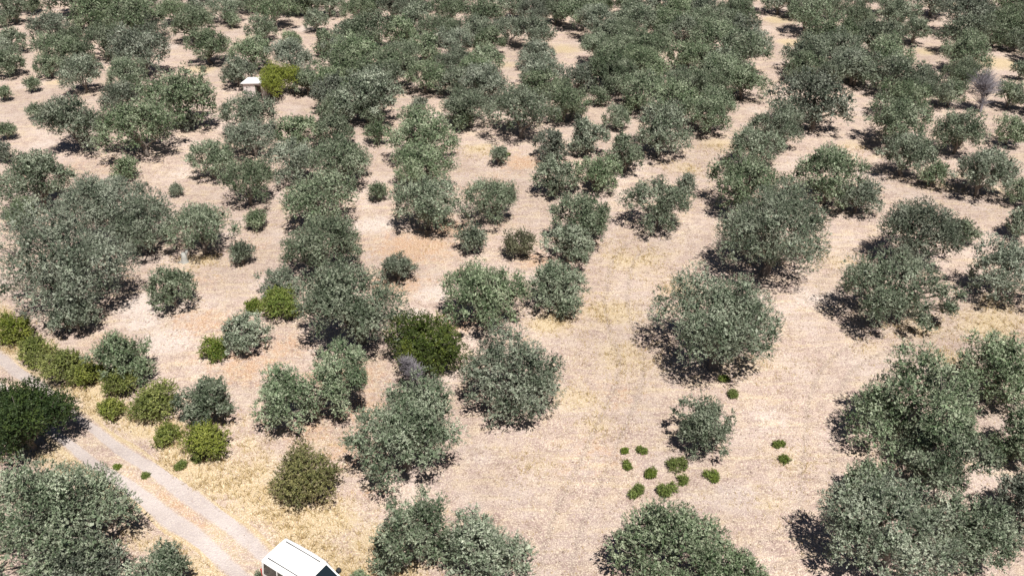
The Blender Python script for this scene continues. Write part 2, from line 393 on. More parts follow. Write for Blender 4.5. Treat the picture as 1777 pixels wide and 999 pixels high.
def foliage(r, lob, D, zc, c, nspr, per=7, ll=0.13, lw=0.045, twig=0.26, bottom=0.1, up=0.5, spread=0.7, hollow=0.4, inner=30):
    R = np.array([l[1] for l in lob]); C = np.array([l[0] for l in lob])
    n0 = int(nspr * 1.5)
    k = r.choice(len(lob), n0, p=R ** 2 / (R ** 2).sum())
    d = unit(r.normal(size=(n0, 3)))
    # broken, tufty lobe surface: several little lumps per lobe
    lump = 1 + 0.10 * np.sin(d[:, 0] * 7 + k * 1.7) * np.sin(d[:, 1] * 7 + k * 2.3) + 0.07 * np.sin(d[:, 2] * 9 + k)
    rad = R[k] * (r.uniform(0.15, 1.0, n0) ** 0.22) * lump
    p = C[k] + d * rad[:, None] * np.array([.92, .92, 1.02])
    q = (p - np.array([0, 0, zc])) / np.array([D / 2, D / 2, c * D])
    inside = np.linalg.norm(q, axis=1)
    keep = (p[:, 2] > bottom * D) & ((inside > hollow) | (r.random(n0) < 0.25))
    p, d, k = p[keep][:nspr], d[keep][:nspr], k[keep][:nspr]
    out = unit(q[keep][:nspr])
    dr = unit(d * 0.8 + out * 0.35 + np.array([0, 0, up]) + r.normal(0, 0.35, d.shape))
    lt = r.normal(0.5, 0.16, len(lob))
    w1, w2, w3 = r.uniform(0, 6.28, 3)
    patch = np.sin(p[:, 0] * 2.3 + w1 + np.sin(p[:, 2] * 1.9)) * np.sin(p[:, 1] * 2.1 + w2 + np.sin(p[:, 0] * 1.3)) + 0.7 * np.sin(p[:, 2] * 3.4 + p[:, 0] * 1.7 + w3)
    tint0 = np.clip(lt[k] + 0.23 * patch + r.normal(0, 0.13, len(k)), 0, 1)
    nrm = unit(d * 1.0 + out * 0.15 + np.array([0, 0, 0.12]))
    V, I, T = sprig_leaves(r, p, dr, per, ll, lw, twig, spread, tint0, nrm)
    # inner foliage: coarse leaf sheets added in each clump to block light, tint lowered
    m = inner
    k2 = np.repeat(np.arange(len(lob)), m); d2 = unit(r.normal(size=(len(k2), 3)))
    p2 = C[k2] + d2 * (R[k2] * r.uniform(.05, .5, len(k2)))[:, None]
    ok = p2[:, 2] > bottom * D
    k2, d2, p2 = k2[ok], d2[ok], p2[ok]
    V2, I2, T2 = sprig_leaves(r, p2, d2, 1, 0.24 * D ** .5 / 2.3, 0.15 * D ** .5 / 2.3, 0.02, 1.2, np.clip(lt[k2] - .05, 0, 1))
    return np.concatenate([V, V2]), np.arange(len(V) + len(V2)), np.concatenate([T, T2])

def tubes(paths, sides=6):
    V, F = [], []
    for pts, rad in paths:
        pts = [np.asarray(q, float) for q in pts]; base = len(V)
        for i, (q, r_) in enumerate(zip(pts, rad)):
            t = pts[min(i + 1, len(pts) - 1)] - pts[max(i - 1, 0)]; t = t / (np.linalg.norm(t) + 1e-9)
            s = np.cross(t, (0.31, 0.92, 0.2) if abs(t[2]) > 0.8 else (0, 0, 1)); s /= np.linalg.norm(s) + 1e-9
            w = np.cross(t, s)
            for j in range(sides):
                a = 2 * math.pi * j / sides
                V.append(q + (s * math.cos(a) + w * math.sin(a)) * r_)
        for i in range(len(pts) - 1):
            for j in range(sides):
                a = base + i * sides + j; b = base + i * sides + (j + 1) % sides
                F.append((a, b, b + sides, a + sides))
        F.append(tuple(base + (len(pts) - 1) * sides + j for j in range(sides)))
    return V, F

def trunk_mesh(r, lob, D, zc, name='trunk', stems=1, thick=0.03):
    paths = []
    fork = np.array([r.uniform(-.04, .04) * D, r.uniform(-.04, .04) * D, 0.15 * D])
    rb = thick * D
    lean = r.uniform(-.03, .03, 2) * D
    mid = np.array([fork[0] * .5 + lean[0], fork[1] * .5 + lean[1], 0.08 * D])
    paths.append(([(0, 0, -0.25), (0, 0, 0.03 * D), mid, fork, fork + np.array([0, 0, .06 * D])], [rb * 1.7, rb * 1.3, rb * 1.0, rb * 0.95, rb * .5]))
    order = r.permutation(len(lob))[:min(len(lob), 9)]
    for i in order:
        p = lob[i][0]
        m1 = fork + (p - fork) * 0.35 + r.normal(0, .025 * D, 3) + np.array([0, 0, .02 * D]); m2 = fork + (p - fork) * 0.7 + r.normal(0, .025 * D, 3)
        paths.append(([fork - np.array([0, 0, .03 * D]), m1, m2, p], [rb * .55, rb * .36, rb * .24, rb * .10]))
        for _ in range(3):
            e = p + r.normal(0, 1, 3) * lob[i][1] * 0.55
            paths.append(([m2, (m2 + e) / 2 + r.normal(0, .02 * D, 3), e], [rb * .16, rb * .11, rb * .04]))
    V, F = tubes(paths)
    return mesh(name, V, F, True)

def make_tree_meshes(seed, D, c, kind='olive', dens=1.0, split=0, extra=(), round=0):
    r = np.random.default_rng(seed)
    if kind in ('olive', 'brownolive'):
        zc = 0.47 * D
        if D < 2.7:
            lob = crown_lobes(r, D, c, zc, 0, extra, nl=6, rl=(.13, .2), limbs=4); bottom = 0.05
        else:
            lob = crown_lobes(r, D, c, zc, split, extra, limbs=7 if round else None, kr=(.45, .62) if round else (.45, .85)); bottom = 0.06
        n = int(max(380, 108 * D * D * dens))
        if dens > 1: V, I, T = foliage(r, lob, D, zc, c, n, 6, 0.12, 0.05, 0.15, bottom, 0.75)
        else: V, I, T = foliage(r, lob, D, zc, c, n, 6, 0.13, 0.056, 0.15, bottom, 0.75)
        th = 0.031
    elif kind == 'dark':
        zc = 0.42 * D; lob = crown_lobes(r, D, c, zc, rl=(.11, .18)); n = int(150 * D * D)
        V, I, T = foliage(r, lob, D, zc, c, n, 7, 0.11, 0.06, 0.22, 0.03, 0.7, 0.8); th = .03
    else:
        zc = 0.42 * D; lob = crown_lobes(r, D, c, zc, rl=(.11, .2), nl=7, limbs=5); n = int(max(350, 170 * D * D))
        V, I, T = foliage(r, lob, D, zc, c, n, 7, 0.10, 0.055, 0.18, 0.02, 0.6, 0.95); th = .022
    cm = np_mesh('crown', V, 4, I, {'tint': ('FACE', T)})
    cm.materials.append(M[kind])
    tm = trunk_mesh(r, lob, D, zc, thick=th)
    tm.materials.append(M['bark'])
    return cm, tm

def dead_meshes(seed, D, h):
    r = np.random.default_rng(seed)
    st, tw = [], []
    for i in range(7):
        a = r.uniform(0, 6.28); e = np.array([math.cos(a) * D * .25, math.sin(a) * D * .25, h * r.uniform(.55, .8)])
        m = e * np.array([.35, .35, .5]) + r.normal(0, .05, 3)
        st.append(([(0.05 * math.cos(a), .05 * math.sin(a), -.15), m, e], [.045 * D / 2 + .02, .03, .015]))
        for j in range(150):
            t = r.uniform(.25, 1); b = m * (1 - t) + e * t if t > .3 else e * t
            d = unit(np.array([r.normal() * .8, r.normal() * .8, abs(r.normal()) * .7 + .25])) * D * r.uniform(.16, .42)
            tw.append(([b, b + d * .5 + r.normal(0, .04, 3), b + d], [.018, .013, .006]))
    V, F = tubes(st, 6); a = mesh('trunk', V, F, True)
    V, F = tubes(tw, 3); b = mesh('twigs', V, F)
    for x in (a, b): x.materials.append(M['deadwood'])
    return a, b

# x, y (metres on the ground), crown diameter, crown half height / diameter, kind, label, shape hints
TREES = [
(-20.76,27.11,7.14,0.40,'olive','big silvery olive tree filling the bottom left corner beside the dirt road',{'round': 1}),
(-18.99,25.13,4.00,0.29,'olive','pale silver olive tree cut by the bottom edge in front of the corner tree',{}),
(-15.64,25.12,3.21,0.29,'olive','low olive tree at the bottom edge, left of the white van',{}),
(-25.86,34.39,5.35,0.36,'dark','dense dark green evergreen tree between the dirt road and the left edge',{}),
(-22.96,40.66,3.72,0.46,'olive','small dark olive tree behind the yellow-green roadside hedge',{}),
(-16.92,36.36,3.53,0.41,'olive','small rounded olive tree with a bright green bush at its foot near the road',{}),
(-11.02,36.97,6.11,0.32,'olive','two-lobed olive tree left of the large silvery one, bare trunk showing',{'split': 1}),
(-5.56,33.27,6.50,0.32,'olive','large round silvery olive tree with a dead grey shrub behind it',{'round': 1}),
(0.05,37.98,5.95,0.46,'olive','olive tree touching the right side of the dark green bush, open soil on its right',{'round': 1}),
(-9.64,44.34,7.38,0.31,'olive','broad dark olive tree directly behind the two-lobed one',{'round': 1}),
(-7.98,51.29,2.78,0.39,'olive','small olive tree peeping over the right shoulder of the broad dark one',{}),
(-1.70,45.64,5.83,0.29,'olive','wide pale olive tree at the left end of the clump edging the open field',{}),
(2.96,48.17,4.41,0.38,'olive','front right olive tree of the clump along the open field',{}),
(4.04,53.84,3.57,0.46,'olive','greener olive tree at the back of the clump along the open field',{}),
(-4.41,27.23,4.18,0.46,'olive','left and taller of the twin olive trees cut by the bottom edge',{}),
(-0.95,26.19,4.14,0.46,'olive','right one of the twin olive trees cut by the bottom edge',{}),
(7.05,25.80,5.51,0.31,'olive','large olive tree at the bottom edge with a black shadow on its left',{}),
(9.96,25.52,2.98,0.29,'olive','low olive tree cut by the bottom edge, right of the one with a black shadow',{}),
(10.37,34.69,3.43,0.36,'olive','small lone olive tree above the green weeds on bare soil',{}),
(12.26,41.66,7.98,0.29,'olive','isolated wide olive tree in the middle of the open field, above the small lone one',{'round': 1}),
(24.33,46.58,6.66,0.31,'olive','isolated olive tree with a long shadow and a low drooping branch on its right',{'extra': [(0.52, -0.1, -0.12, 0.11), (0.58, -0.12, -0.25, 0.09), (0.3, -0.25, -0.3, 0.09)]}),
(33.30,49.06,4.94,0.42,'olive','olive tree at the right edge, right of the one with a drooping branch',{}),
(17.99,52.16,8.58,0.30,'olive','widest olive tree at the far edge of the open field, long shadow to its left',{'round': 1}),
(18.76,62.02,6.22,0.30,'olive','olive tree just behind the widest one at the edge of the open field',{}),
(29.53,54.27,6.49,0.34,'olive','olive tree behind and above the one with a drooping branch',{}),
(33.91,56.71,2.36,0.46,'olive','narrow olive tree leaning against the right of a broader one, by right edge',{}),
(21.14,34.69,6.85,0.46,'olive','tallest olive tree of the dense clump filling the lower right',{'round': 1}),
(27.50,38.21,5.12,0.45,'olive','olive tree at the right edge, behind the tallest of the lower right clump',{}),
(26.46,33.42,3.48,0.46,'olive','dark olive tree at the right edge beside a small patch of lit soil',{}),
(21.77,31.75,4.56,0.30,'olive','olive tree wedged low between the tallest one and the lit soil patch, lower right',{}),
(17.74,30.79,2.54,0.46,'olive','small olive tree nestled under the left of the tallest lower right tree',{}),
(17.06,26.38,6.10,0.30,'olive','broad olive tree at the bottom of the lower right clump, shadow on its left',{}),
(25.01,28.75,3.74,0.46,'olive','olive tree mostly outside the right edge, below the dark one there',{}),
(21.30,27.33,4.18,0.29,'olive','low olive tree at the front right of the lower right clump',{}),
(-10.38,31.32,3.65,0.36,'brownbush','round brownish green bush alone in the dry yellow grass',{}),
(-5.02,41.30,5.14,0.37,'greenbush','dark yellow-green bush wrapped around the dead grey shrub',{}),
(-5.84,39.15,1.72,0.46,'dead','dead bare grey-purple shrub in front of the dark green bush',{}),
(-31.43,44.22,2.33,0.46,'lime','leftmost and tallest yellow-green hedge bush at the left edge',{}),
(-29.06,42.03,2.18,0.39,'lime','second hedge bush from the left edge along the road',{}),
(-26.78,40.41,2.67,0.35,'lime','biggest yellow-green hedge bush, middle of the roadside hedge',{}),
(-25.05,40.17,1.98,0.40,'lime','hedge bush between the biggest one and the small dark olive tree',{}),
(-23.03,39.25,2.22,0.29,'lime','low yellow-green bush at the foot of the small dark olive tree',{}),
(-22.66,36.99,1.56,0.35,'lime','small rounded yellow-green bush nearest to the dirt road',{}),
(-20.24,37.16,2.72,0.37,'lime','olive-yellow bush with bare twigs between two small ones and an olive tree',{}),
(-16.32,33.97,2.57,0.29,'lime','bright green bush at the foot of the small rounded olive tree',{}),
(-18.69,34.88,1.44,0.29,'lime','tiny low bush in dry grass left of the bright green one',{}),
(-18.44,42.62,1.64,0.39,'weedbush','small bright green bush on reddish soil in the left field',{}),
(-15.19,47.17,2.81,0.29,'weedbush','bright green low growth under a small olive tree in the left field',{}),
(-17.21,47.65,1.15,0.43,'weedbush','tiny yellowish green bush left of the low green growth',{}),
(-22.54,47.87,3.37,0.46,'olive','ragged small olive tree standing alone on pale soil, left field',{}),
(-27.88,45.07,3.08,0.46,'olive','small olive tree just below the big left edge tree, above the hedge',{}),
(-16.51,43.32,3.00,0.36,'olive','small olive tree right of the small bright green bush',{}),
(-15.64,48.84,3.09,0.41,'olive','small olive tree with bright green growth at its foot',{}),
(-19.62,53.78,2.01,0.46,'olive','slender sapling with a tiny separate shadow in the left field',{}),
(-29.25,48.16,8.95,0.38,'olive','huge silvery olive tree at the left edge, halfway up the photo',{'round': 1}),
(-26.81,55.38,4.78,0.43,'olive','left one of a pair of olive trees right of the huge left edge tree',{}),
(-22.79,55.24,4.94,0.45,'olive','right one of a pair of olive trees right of the huge left edge tree',{}),
(-29.72,57.03,7.68,0.29,'olive','wide olive tree behind the pair beside the huge left edge tree',{}),
(-38.20,59.62,2.92,0.32,'olive','small olive bush just behind the huge left edge tree',{}),
(-38.03,62.41,6.25,0.32,'olive','dark broad olive tree at the left edge behind the huge silvery one',{}),
(-33.35,67.76,2.39,0.46,'olive','small round olive bush on bare soil behind the wide left tree',{}),
(-27.93,64.61,1.31,0.46,'olive','tiny slim olive sapling on bare soil right of the wide left tree',{}),
(-19.87,59.12,1.88,0.46,'olive','small olive sapling in front of a rounded medium tree, left of centre',{}),
(-21.41,63.21,4.78,0.46,'olive','rounded medium olive tree with a dark shadow to its right, left of centre',{}),
(-25.78,68.22,4.46,0.45,'olive','olive tree with a dark shadow, behind left of the rounded medium one',{}),
(-13.47,52.19,5.82,0.39,'olive','tall olive tree on rust-coloured ground, front one of two in line left of centre',{}),
(-14.63,59.58,6.04,0.29,'olive','olive tree right behind the tall one on rust-coloured ground',{}),
(-10.91,63.46,1.98,0.46,'olive','slim small olive tree on bare soil left of a broad one with black shadow',{}),
(-6.43,58.66,5.16,0.40,'olive','olive tree with a black shadow at lower left on rust-coloured soil',{}),
(-1.72,59.85,4.59,0.46,'olive','olive tree with reddish ground at its foot, above two small shrubs',{}),
(-2.90,55.14,2.49,0.46,'olive','left and greener of two small shrubs in front of the rust soil patch',{}),
(0.57,54.55,2.61,0.46,'brownolive','right and browner of two small shrubs beside the clump edging the open field',{}),
(5.20,56.70,5.30,0.40,'olive','olive tree at the top left corner of the open field',{}),
(11.03,58.69,5.34,0.39,'olive','loose airy olive tree on the upper edge of the open field',{}),
(14.46,65.01,2.01,0.46,'olive','small upright olive tree behind the loose airy one',{}),
(13.04,39.16,0.94,0.46,'weed','bright green weed behind the small lone olive tree, on open soil',{}),
(10.38,32.42,1.02,0.33,'weed','round bright green weed standing alone right of the weed patch',{}),
(14.59,34.93,0.82,0.46,'weed','upper of two lone green weeds right of the small lone olive tree',{}),
(14.58,33.67,0.68,0.46,'weed','lower of two lone green weeds right of the small lone olive tree',{}),
(8.80,33.24,1.28,0.29,'weed','rear right weed of the green weed patch on bare soil',{}),
(7.18,32.67,1.02,0.46,'weed','dark upright weed in the middle of the green weed patch',{}),
(7.98,31.47,1.35,0.29,'weed','biggest and brightest weed of the green weed patch',{}),
(8.88,32.14,0.72,0.45,'weed','small weed at the right end of the green weed patch',{}),
(6.49,31.19,1.05,0.29,'weed','pale weed at the lower left end of the green weed patch',{}),
(6.24,33.28,0.67,0.44,'weed','small brownish weed at the left end of the green weed patch',{}),
(7.05,34.39,0.62,0.43,'weed','small olive-coloured weed at the top of the green weed patch',{}),
(6.13,34.43,0.44,0.46,'weed','tiniest weed, top left of the green weed patch',{}),
(12.69,40.54,0.76,0.29,'weed','tiny yellowish weed in the shadow edge of the isolated wide tree',{}),
(-17.55,33.02,0.79,0.29,'weed','faded olive tuft in dry grass above the road',{}),
(-16.73,33.58,0.67,0.46,'weed','brownish tuft in dry grass below the bright green bush',{}),
(-19.12,32.38,0.42,0.29,'weed','dark little tuft between the wheel ruts of the road',{}),
(-20.81,32.95,0.36,0.29,'weed','tiny tuft in the middle of the road, left of the darker one',{}),
(-11.49,25.86,0.90,0.38,'weed','low grey-green shoot beside the rear of the white van',{}),
(-6.99,25.77,1.15,0.29,'weed','low grey-green shoot in front of the white van',{}),
(-0.65,72.16,1.15,0.46,'weed','tiny yellow-green weed on orange soil near the centre, upper half',{}),
(-19.69,38.53,0.54,0.30,'weed','tiny tuft between the two small olive trees near the road',{}),
(-39.51,73.58,5.91,0.45,'olive','large olive tree, second from the left in the second tier below the white hut',{}),
(-33.25,72.46,7.00,0.35,'olive','large olive tree, third from the left in the second tier below the white hut',{}),
(-32.33,79.39,7.18,0.29,'olive','large olive tree, third from the left in the tier level with the white hut',{}),
(-31.31,78.65,2.10,0.46,'olive','small olive tree, fourth from the left in the second tier below the white hut',{}),
(-25.35,77.43,5.36,0.29,'olive','large olive tree, third from the left in the first tier below the white hut',{}),
(-23.34,72.71,4.68,0.30,'olive','large olive tree, first from the left in the third tier below the white hut',{}),
(-19.52,74.17,4.32,0.29,'olive','medium olive tree, fifth from the left in the second tier below the white hut',{}),
(-16.42,74.39,3.89,0.37,'olive','medium olive tree, sixth from the left in the second tier below the white hut',{}),
(-18.61,67.62,5.03,0.30,'olive','large olive tree, second from the left in the fourth tier below the white hut',{}),
(-14.20,65.96,5.53,0.32,'olive','large olive tree, third from the left in the fourth tier below the white hut',{}),
(-17.26,79.79,3.64,0.35,'olive','medium olive tree, fourth from the left in the first tier below the white hut',{}),
(-14.02,80.09,7.11,0.29,'olive','large olive tree, seventh from the left in the tier level with the white hut',{}),
(-13.85,79.52,3.86,0.29,'olive','medium olive tree, fifth from the left in the first tier below the white hut',{}),
(-12.51,75.15,2.47,0.46,'olive','small olive tree, second from the left in the third tier below the white hut',{}),
(-9.36,82.89,1.83,0.43,'olive','small olive tree, sixth from the left in the first tier below the white hut',{}),
(-7.74,70.73,6.46,0.29,'olive','large olive tree, third from the left in the third tier below the white hut',{}),
(-7.32,65.37,5.00,0.29,'olive','large olive tree, fourth from the left in the fourth tier below the white hut',{}),
(-4.24,79.36,5.24,0.29,'olive','large olive tree, seventh from the left in the first tier below the white hut',{}),
(0.88,76.32,6.30,0.40,'olive','large olive tree, eighth from the left in the first tier below the white hut',{}),
(-4.91,78.70,2.68,0.40,'olive','small olive tree, seventh from the left in the second tier below the white hut',{}),
(-1.20,70.25,2.03,0.46,'olive','small olive tree, fifth from the left in the fourth tier below the white hut',{}),
(3.40,70.99,3.33,0.46,'olive','medium olive tree, fourth from the left in the third tier below the white hut',{}),
(6.80,72.39,4.02,0.41,'olive','medium olive tree, fifth from the left in the third tier below the white hut',{}),
(9.77,68.73,3.97,0.46,'olive','medium olive tree, sixth from the left in the fourth tier below the white hut',{}),
(13.30,72.10,5.92,0.44,'olive','large olive tree, ninth from the left in the second tier below the white hut',{}),
(3.49,64.61,3.88,0.37,'olive','medium olive tree, first from the left in the fifth tier below the white hut',{}),
(7.00,65.23,3.81,0.37,'olive','medium olive tree, second from the left in the fifth tier below the white hut',{}),
(6.38,81.56,2.16,0.46,'olive','small olive tree, tenth from the left in the first tier below the white hut',{}),
(8.96,85.12,2.24,0.46,'olive','small olive tree, eleventh from the left in the first tier below the white hut',{}),
(10.21,79.02,3.04,0.34,'olive','medium olive tree, eighth from the left in the second tier below the white hut',{}),
(12.19,82.49,2.42,0.46,'olive','small olive tree, twelfth from the left in the first tier below the white hut',{}),
(18.73,77.86,5.61,0.42,'olive','large olive tree, fourteenth from the left in the first tier below the white hut',{}),
(28.97,78.28,7.10,0.32,'olive','large olive tree, fifteenth from the left in the first tier below the white hut',{}),
(24.35,74.68,5.54,0.29,'olive','large olive tree, tenth from the left in the second tier below the white hut',{}),
(21.17,69.53,5.04,0.29,'olive','large olive tree, rightmost in the third tier below the white hut',{}),
(25.59,63.33,5.75,0.46,'olive','large olive tree, third from the left in the fifth tier below the white hut',{}),
(27.66,61.69,3.66,0.33,'olive','medium olive tree, fourth from the left in the fifth tier below the white hut',{}),
(35.57,74.83,5.77,0.34,'olive','large olive tree, eleventh from the left in the second tier below the white hut',{}),
(33.98,68.60,4.78,0.46,'olive','large olive tree, rightmost in the fourth tier below the white hut',{}),
(40.67,73.25,5.14,0.37,'olive','large olive tree, twelfth from the left in the second tier below the white hut',{}),
(38.84,64.79,5.36,0.44,'olive','large olive tree, sixth from the left in the fifth tier below the white hut',{}),
(46.13,74.85,3.35,0.46,'olive','medium olive tree, rightmost in the second tier below the white hut',{}),
(41.46,63.56,2.77,0.46,'olive','small olive tree, seventh from the left in the fifth tier below the white hut',{}),
(35.71,66.46,2.56,0.44,'olive','small olive tree, fifth from the left in the fifth tier below the white hut',{}),
(38.91,57.87,2.58,0.46,'olive','small olive tree, rightmost in the fifth tier below the white hut',{}),
(47.47,83.14,4.28,0.44,'dead','dead grey leafless tree among green olives, upper right',{}),
(-24.22,87.08,4.91,0.29,'limetree','lime-green leafy tree arching over the white hut',{}),
(-64.97,114.03,4.09,0.36,'olive','medium olive tree, second from the left in the first full tier below the top edge',{}),
(-56.46,105.83,4.87,0.36,'olive','large olive tree, second from the left in the second full tier below the top edge',{}),
(-66.03,112.46,1.88,0.46,'olive','small olive tree, first from the left in the second full tier below the top edge',{}),
(-59.83,102.68,3.61,0.40,'olive','medium olive tree, second from the left in the fourth full tier below the top edge',{}),
(-56.43,94.41,3.77,0.39,'olive','medium olive tree, first from the left in the fifth full tier below the top edge',{}),
(-51.61,96.60,5.33,0.29,'olive','large olive tree, third from the left in the fourth full tier below the top edge',{}),
(-51.38,93.81,3.08,0.41,'olive','medium olive tree, first from the left in the tier just above the white hut',{}),
(-51.21,89.25,1.94,0.46,'olive','small olive tree, second from the left in the tier level with the white hut',{}),
(-47.21,81.40,2.04,0.46,'olive','small olive tree, first from the left in the first tier below the white hut',{}),
(-52.95,86.39,1.89,0.44,'olive','small olive tree, first from the left in the tier level with the white hut',{}),
(-47.79,76.31,2.05,0.46,'olive','small olive tree, first from the left in the second tier below the white hut',{}),
(-45.48,71.34,2.16,0.36,'olive','small olive tree, first from the left in the fourth tier below the white hut',{}),
(-52.14,109.61,6.66,0.29,'olive','large olive tree, fourth from the left in the first full tier below the top edge',{}),
(-46.63,107.03,6.82,0.29,'olive','large olive tree, fifth from the left in the second full tier below the top edge',{}),
(-55.23,111.21,1.86,0.46,'olive','small olive tree, third from the left in the second full tier below the top edge',{}),
(-44.82,106.96,4.47,0.29,'olive','medium olive tree, sixth from the left in the second full tier below the top edge',{}),
(-47.14,98.99,5.43,0.34,'olive','large olive tree, fourth from the left in the fourth full tier below the top edge',{}),
(-40.90,93.84,6.64,0.37,'olive','large olive tree, fifth from the left in the fourth full tier below the top edge',{}),
(-45.37,88.27,4.95,0.46,'olive','large olive tree, second from the left in the tier just above the white hut',{}),
(-40.14,87.74,4.55,0.46,'olive','medium olive tree, third from the left in the tier just above the white hut',{}),
(-39.11,106.08,5.61,0.35,'olive','large olive tree, seventh from the left in the second full tier below the top edge',{}),
(-37.61,114.04,4.87,0.29,'olive','large olive tree, seventh from the left in the first full tier below the top edge',{}),
(-34.72,97.79,5.38,0.45,'olive','large olive tree, sixth from the left in the fourth full tier below the top edge',{}),
(-36.00,111.72,2.33,0.46,'olive','small olive tree, eighth from the left in the second full tier below the top edge',{}),
(-30.32,111.29,5.84,0.29,'olive','large olive tree, eighth from the left in the first full tier below the top edge',{}),
(-30.58,106.02,3.85,0.43,'olive','medium olive tree, second from the left in the third full tier below the top edge',{}),
(-26.44,102.87,2.90,0.29,'olive','small olive tree, seventh from the left in the fourth full tier below the top edge',{}),
(-29.26,95.63,5.15,0.29,'olive','large olive tree, third from the left in the fifth full tier below the top edge',{}),
(-24.08,93.37,5.05,0.29,'olive','large olive tree, fourth from the left in the fifth full tier below the top edge',{}),
(-29.32,89.91,4.01,0.36,'olive','medium olive tree, fifth from the left in the tier just above the white hut',{}),
(-24.82,110.01,3.21,0.46,'olive','medium olive tree, ninth from the left in the second full tier below the top edge',{}),
(-21.75,100.77,3.69,0.40,'olive','medium olive tree, eighth from the left in the fourth full tier below the top edge',{}),
(-19.11,95.96,4.09,0.44,'olive','medium olive tree, fifth from the left in the fifth full tier below the top edge',{}),
(-21.49,87.49,3.42,0.45,'olive','medium olive tree, fourth from the left in the tier level with the white hut',{}),
(-18.85,87.35,3.79,0.46,'olive','medium olive tree, sixth from the left in the tier level with the white hut',{}),
(-34.89,95.20,0.82,0.46,'olive','small olive tree, fourth from the left in the tier just above the white hut',{}),
(-19.80,113.02,4.68,0.30,'olive','large olive tree, tenth from the left in the first full tier below the top edge',{}),
(-15.52,114.56,4.89,0.33,'olive','large olive tree, eleventh from the left in the first full tier below the top edge',{}),
(-17.02,102.99,6.04,0.29,'olive','large olive tree, fourth from the left in the third full tier below the top edge',{}),
(-12.59,107.92,5.39,0.29,'olive','large olive tree, tenth from the left in the second full tier below the top edge',{}),
(-8.59,112.28,5.58,0.29,'olive','large olive tree, twelfth from the left in the first full tier below the top edge',{}),
(-3.53,110.55,5.65,0.30,'olive','large olive tree, thirteenth from the left in the first full tier below the top edge',{}),
(-13.46,103.80,4.36,0.34,'olive','medium olive tree, fifth from the left in the third full tier below the top edge',{}),
(-8.80,104.72,5.26,0.29,'olive','large olive tree, sixth from the left in the third full tier below the top edge',{}),
(-4.20,104.49,5.11,0.29,'olive','large olive tree, seventh from the left in the third full tier below the top edge',{}),
(-16.91,93.98,6.00,0.29,'olive','large olive tree, sixth from the left in the fifth full tier below the top edge',{}),
(-13.85,89.88,6.16,0.29,'olive','large olive tree, eighth from the left in the tier just above the white hut',{}),
(-10.04,97.73,4.29,0.30,'olive','medium olive tree, tenth from the left in the fourth full tier below the top edge',{}),
(-6.59,99.78,4.92,0.29,'olive','large olive tree, eleventh from the left in the fourth full tier below the top edge',{}),
(-2.90,101.83,3.87,0.36,'olive','medium olive tree, twelfth from the left in the fourth full tier below the top edge',{}),
(-6.50,93.53,4.66,0.29,'olive','large olive tree, eighth from the left in the fifth full tier below the top edge',{}),
(-9.00,88.61,4.97,0.29,'olive','large olive tree, ninth from the left in the tier just above the white hut',{}),
(-2.97,94.25,4.16,0.34,'olive','medium olive tree, ninth from the left in the fifth full tier below the top edge',{}),
(-2.54,84.91,5.65,0.29,'olive','large olive tree, ninth from the left in the tier level with the white hut',{}),
(2.76,112.01,4.80,0.35,'olive','large olive tree, fifteenth from the left in the first full tier below the top edge',{}),
(2.58,103.18,5.34,0.35,'olive','large olive tree, eighth from the left in the third full tier below the top edge',{}),
(9.01,111.05,6.28,0.29,'olive','large olive tree, eighteenth from the left in the first full tier below the top edge',{}),
(10.77,105.86,5.74,0.29,'olive','large olive tree, twelfth from the left in the second full tier below the top edge',{}),
(15.27,107.24,6.10,0.29,'olive','large olive tree, thirteenth from the left in the second full tier below the top edge',{}),
(20.87,112.02,5.41,0.29,'olive','large olive tree, twentieth from the left in the first full tier below the top edge',{}),
(2.70,96.56,4.52,0.29,'olive','medium olive tree, tenth from the left in the fifth full tier below the top edge',{}),
(3.29,90.33,5.04,0.29,'olive','large olive tree, eleventh from the left in the tier just above the white hut',{}),
(7.10,88.88,3.97,0.42,'olive','medium olive tree, twelfth from the left in the tier just above the white hut',{}),
(9.98,97.97,4.98,0.29,'olive','large olive tree, thirteenth from the left in the fourth full tier below the top edge',{}),
(15.65,97.20,5.49,0.34,'olive','large olive tree, fifteenth from the left in the fourth full tier below the top edge',{}),
(10.61,89.88,6.16,0.29,'olive','large olive tree, thirteenth from the left in the tier just above the white hut',{}),
(12.86,84.11,5.48,0.29,'olive','large olive tree, twelfth from the left in the tier level with the white hut',{}),
(20.67,105.14,4.41,0.42,'olive','medium olive tree, twelfth from the left in the third full tier below the top edge',{}),
(19.66,95.77,4.22,0.32,'olive','medium olive tree, twelfth from the left in the fifth full tier below the top edge',{}),
(17.46,86.42,4.50,0.31,'olive','medium olive tree, thirteenth from the left in the tier level with the white hut',{}),
(15.30,92.21,3.96,0.29,'olive','medium olive tree, fifteenth from the left in the tier just above the white hut',{}),
(4.89,86.76,2.52,0.39,'olive','small olive tree, eleventh from the left in the tier level with the white hut',{}),
(24.80,111.78,5.55,0.29,'olive','large olive tree, twenty-first from the left in the first full tier below the top edge',{}),
(28.57,110.31,5.79,0.31,'olive','large olive tree, twenty-second from the left in the first full tier below the top edge',{}),
(23.01,100.23,5.77,0.29,'olive','large olive tree, thirteenth from the left in the third full tier below the top edge',{}),
(28.15,104.68,4.10,0.30,'olive','medium olive tree, fourteenth from the left in the third full tier below the top edge',{}),
(25.34,94.55,6.16,0.29,'olive','large olive tree, sixteenth from the left in the fourth full tier below the top edge',{}),
(21.25,94.10,4.82,0.29,'olive','large olive tree, thirteenth from the left in the fifth full tier below the top edge',{}),
(24.00,86.65,5.37,0.29,'olive','large olive tree, seventeenth from the left in the tier just above the white hut',{}),
(20.72,84.39,5.02,0.33,'olive','large olive tree, fourteenth from the left in the tier level with the white hut',{}),
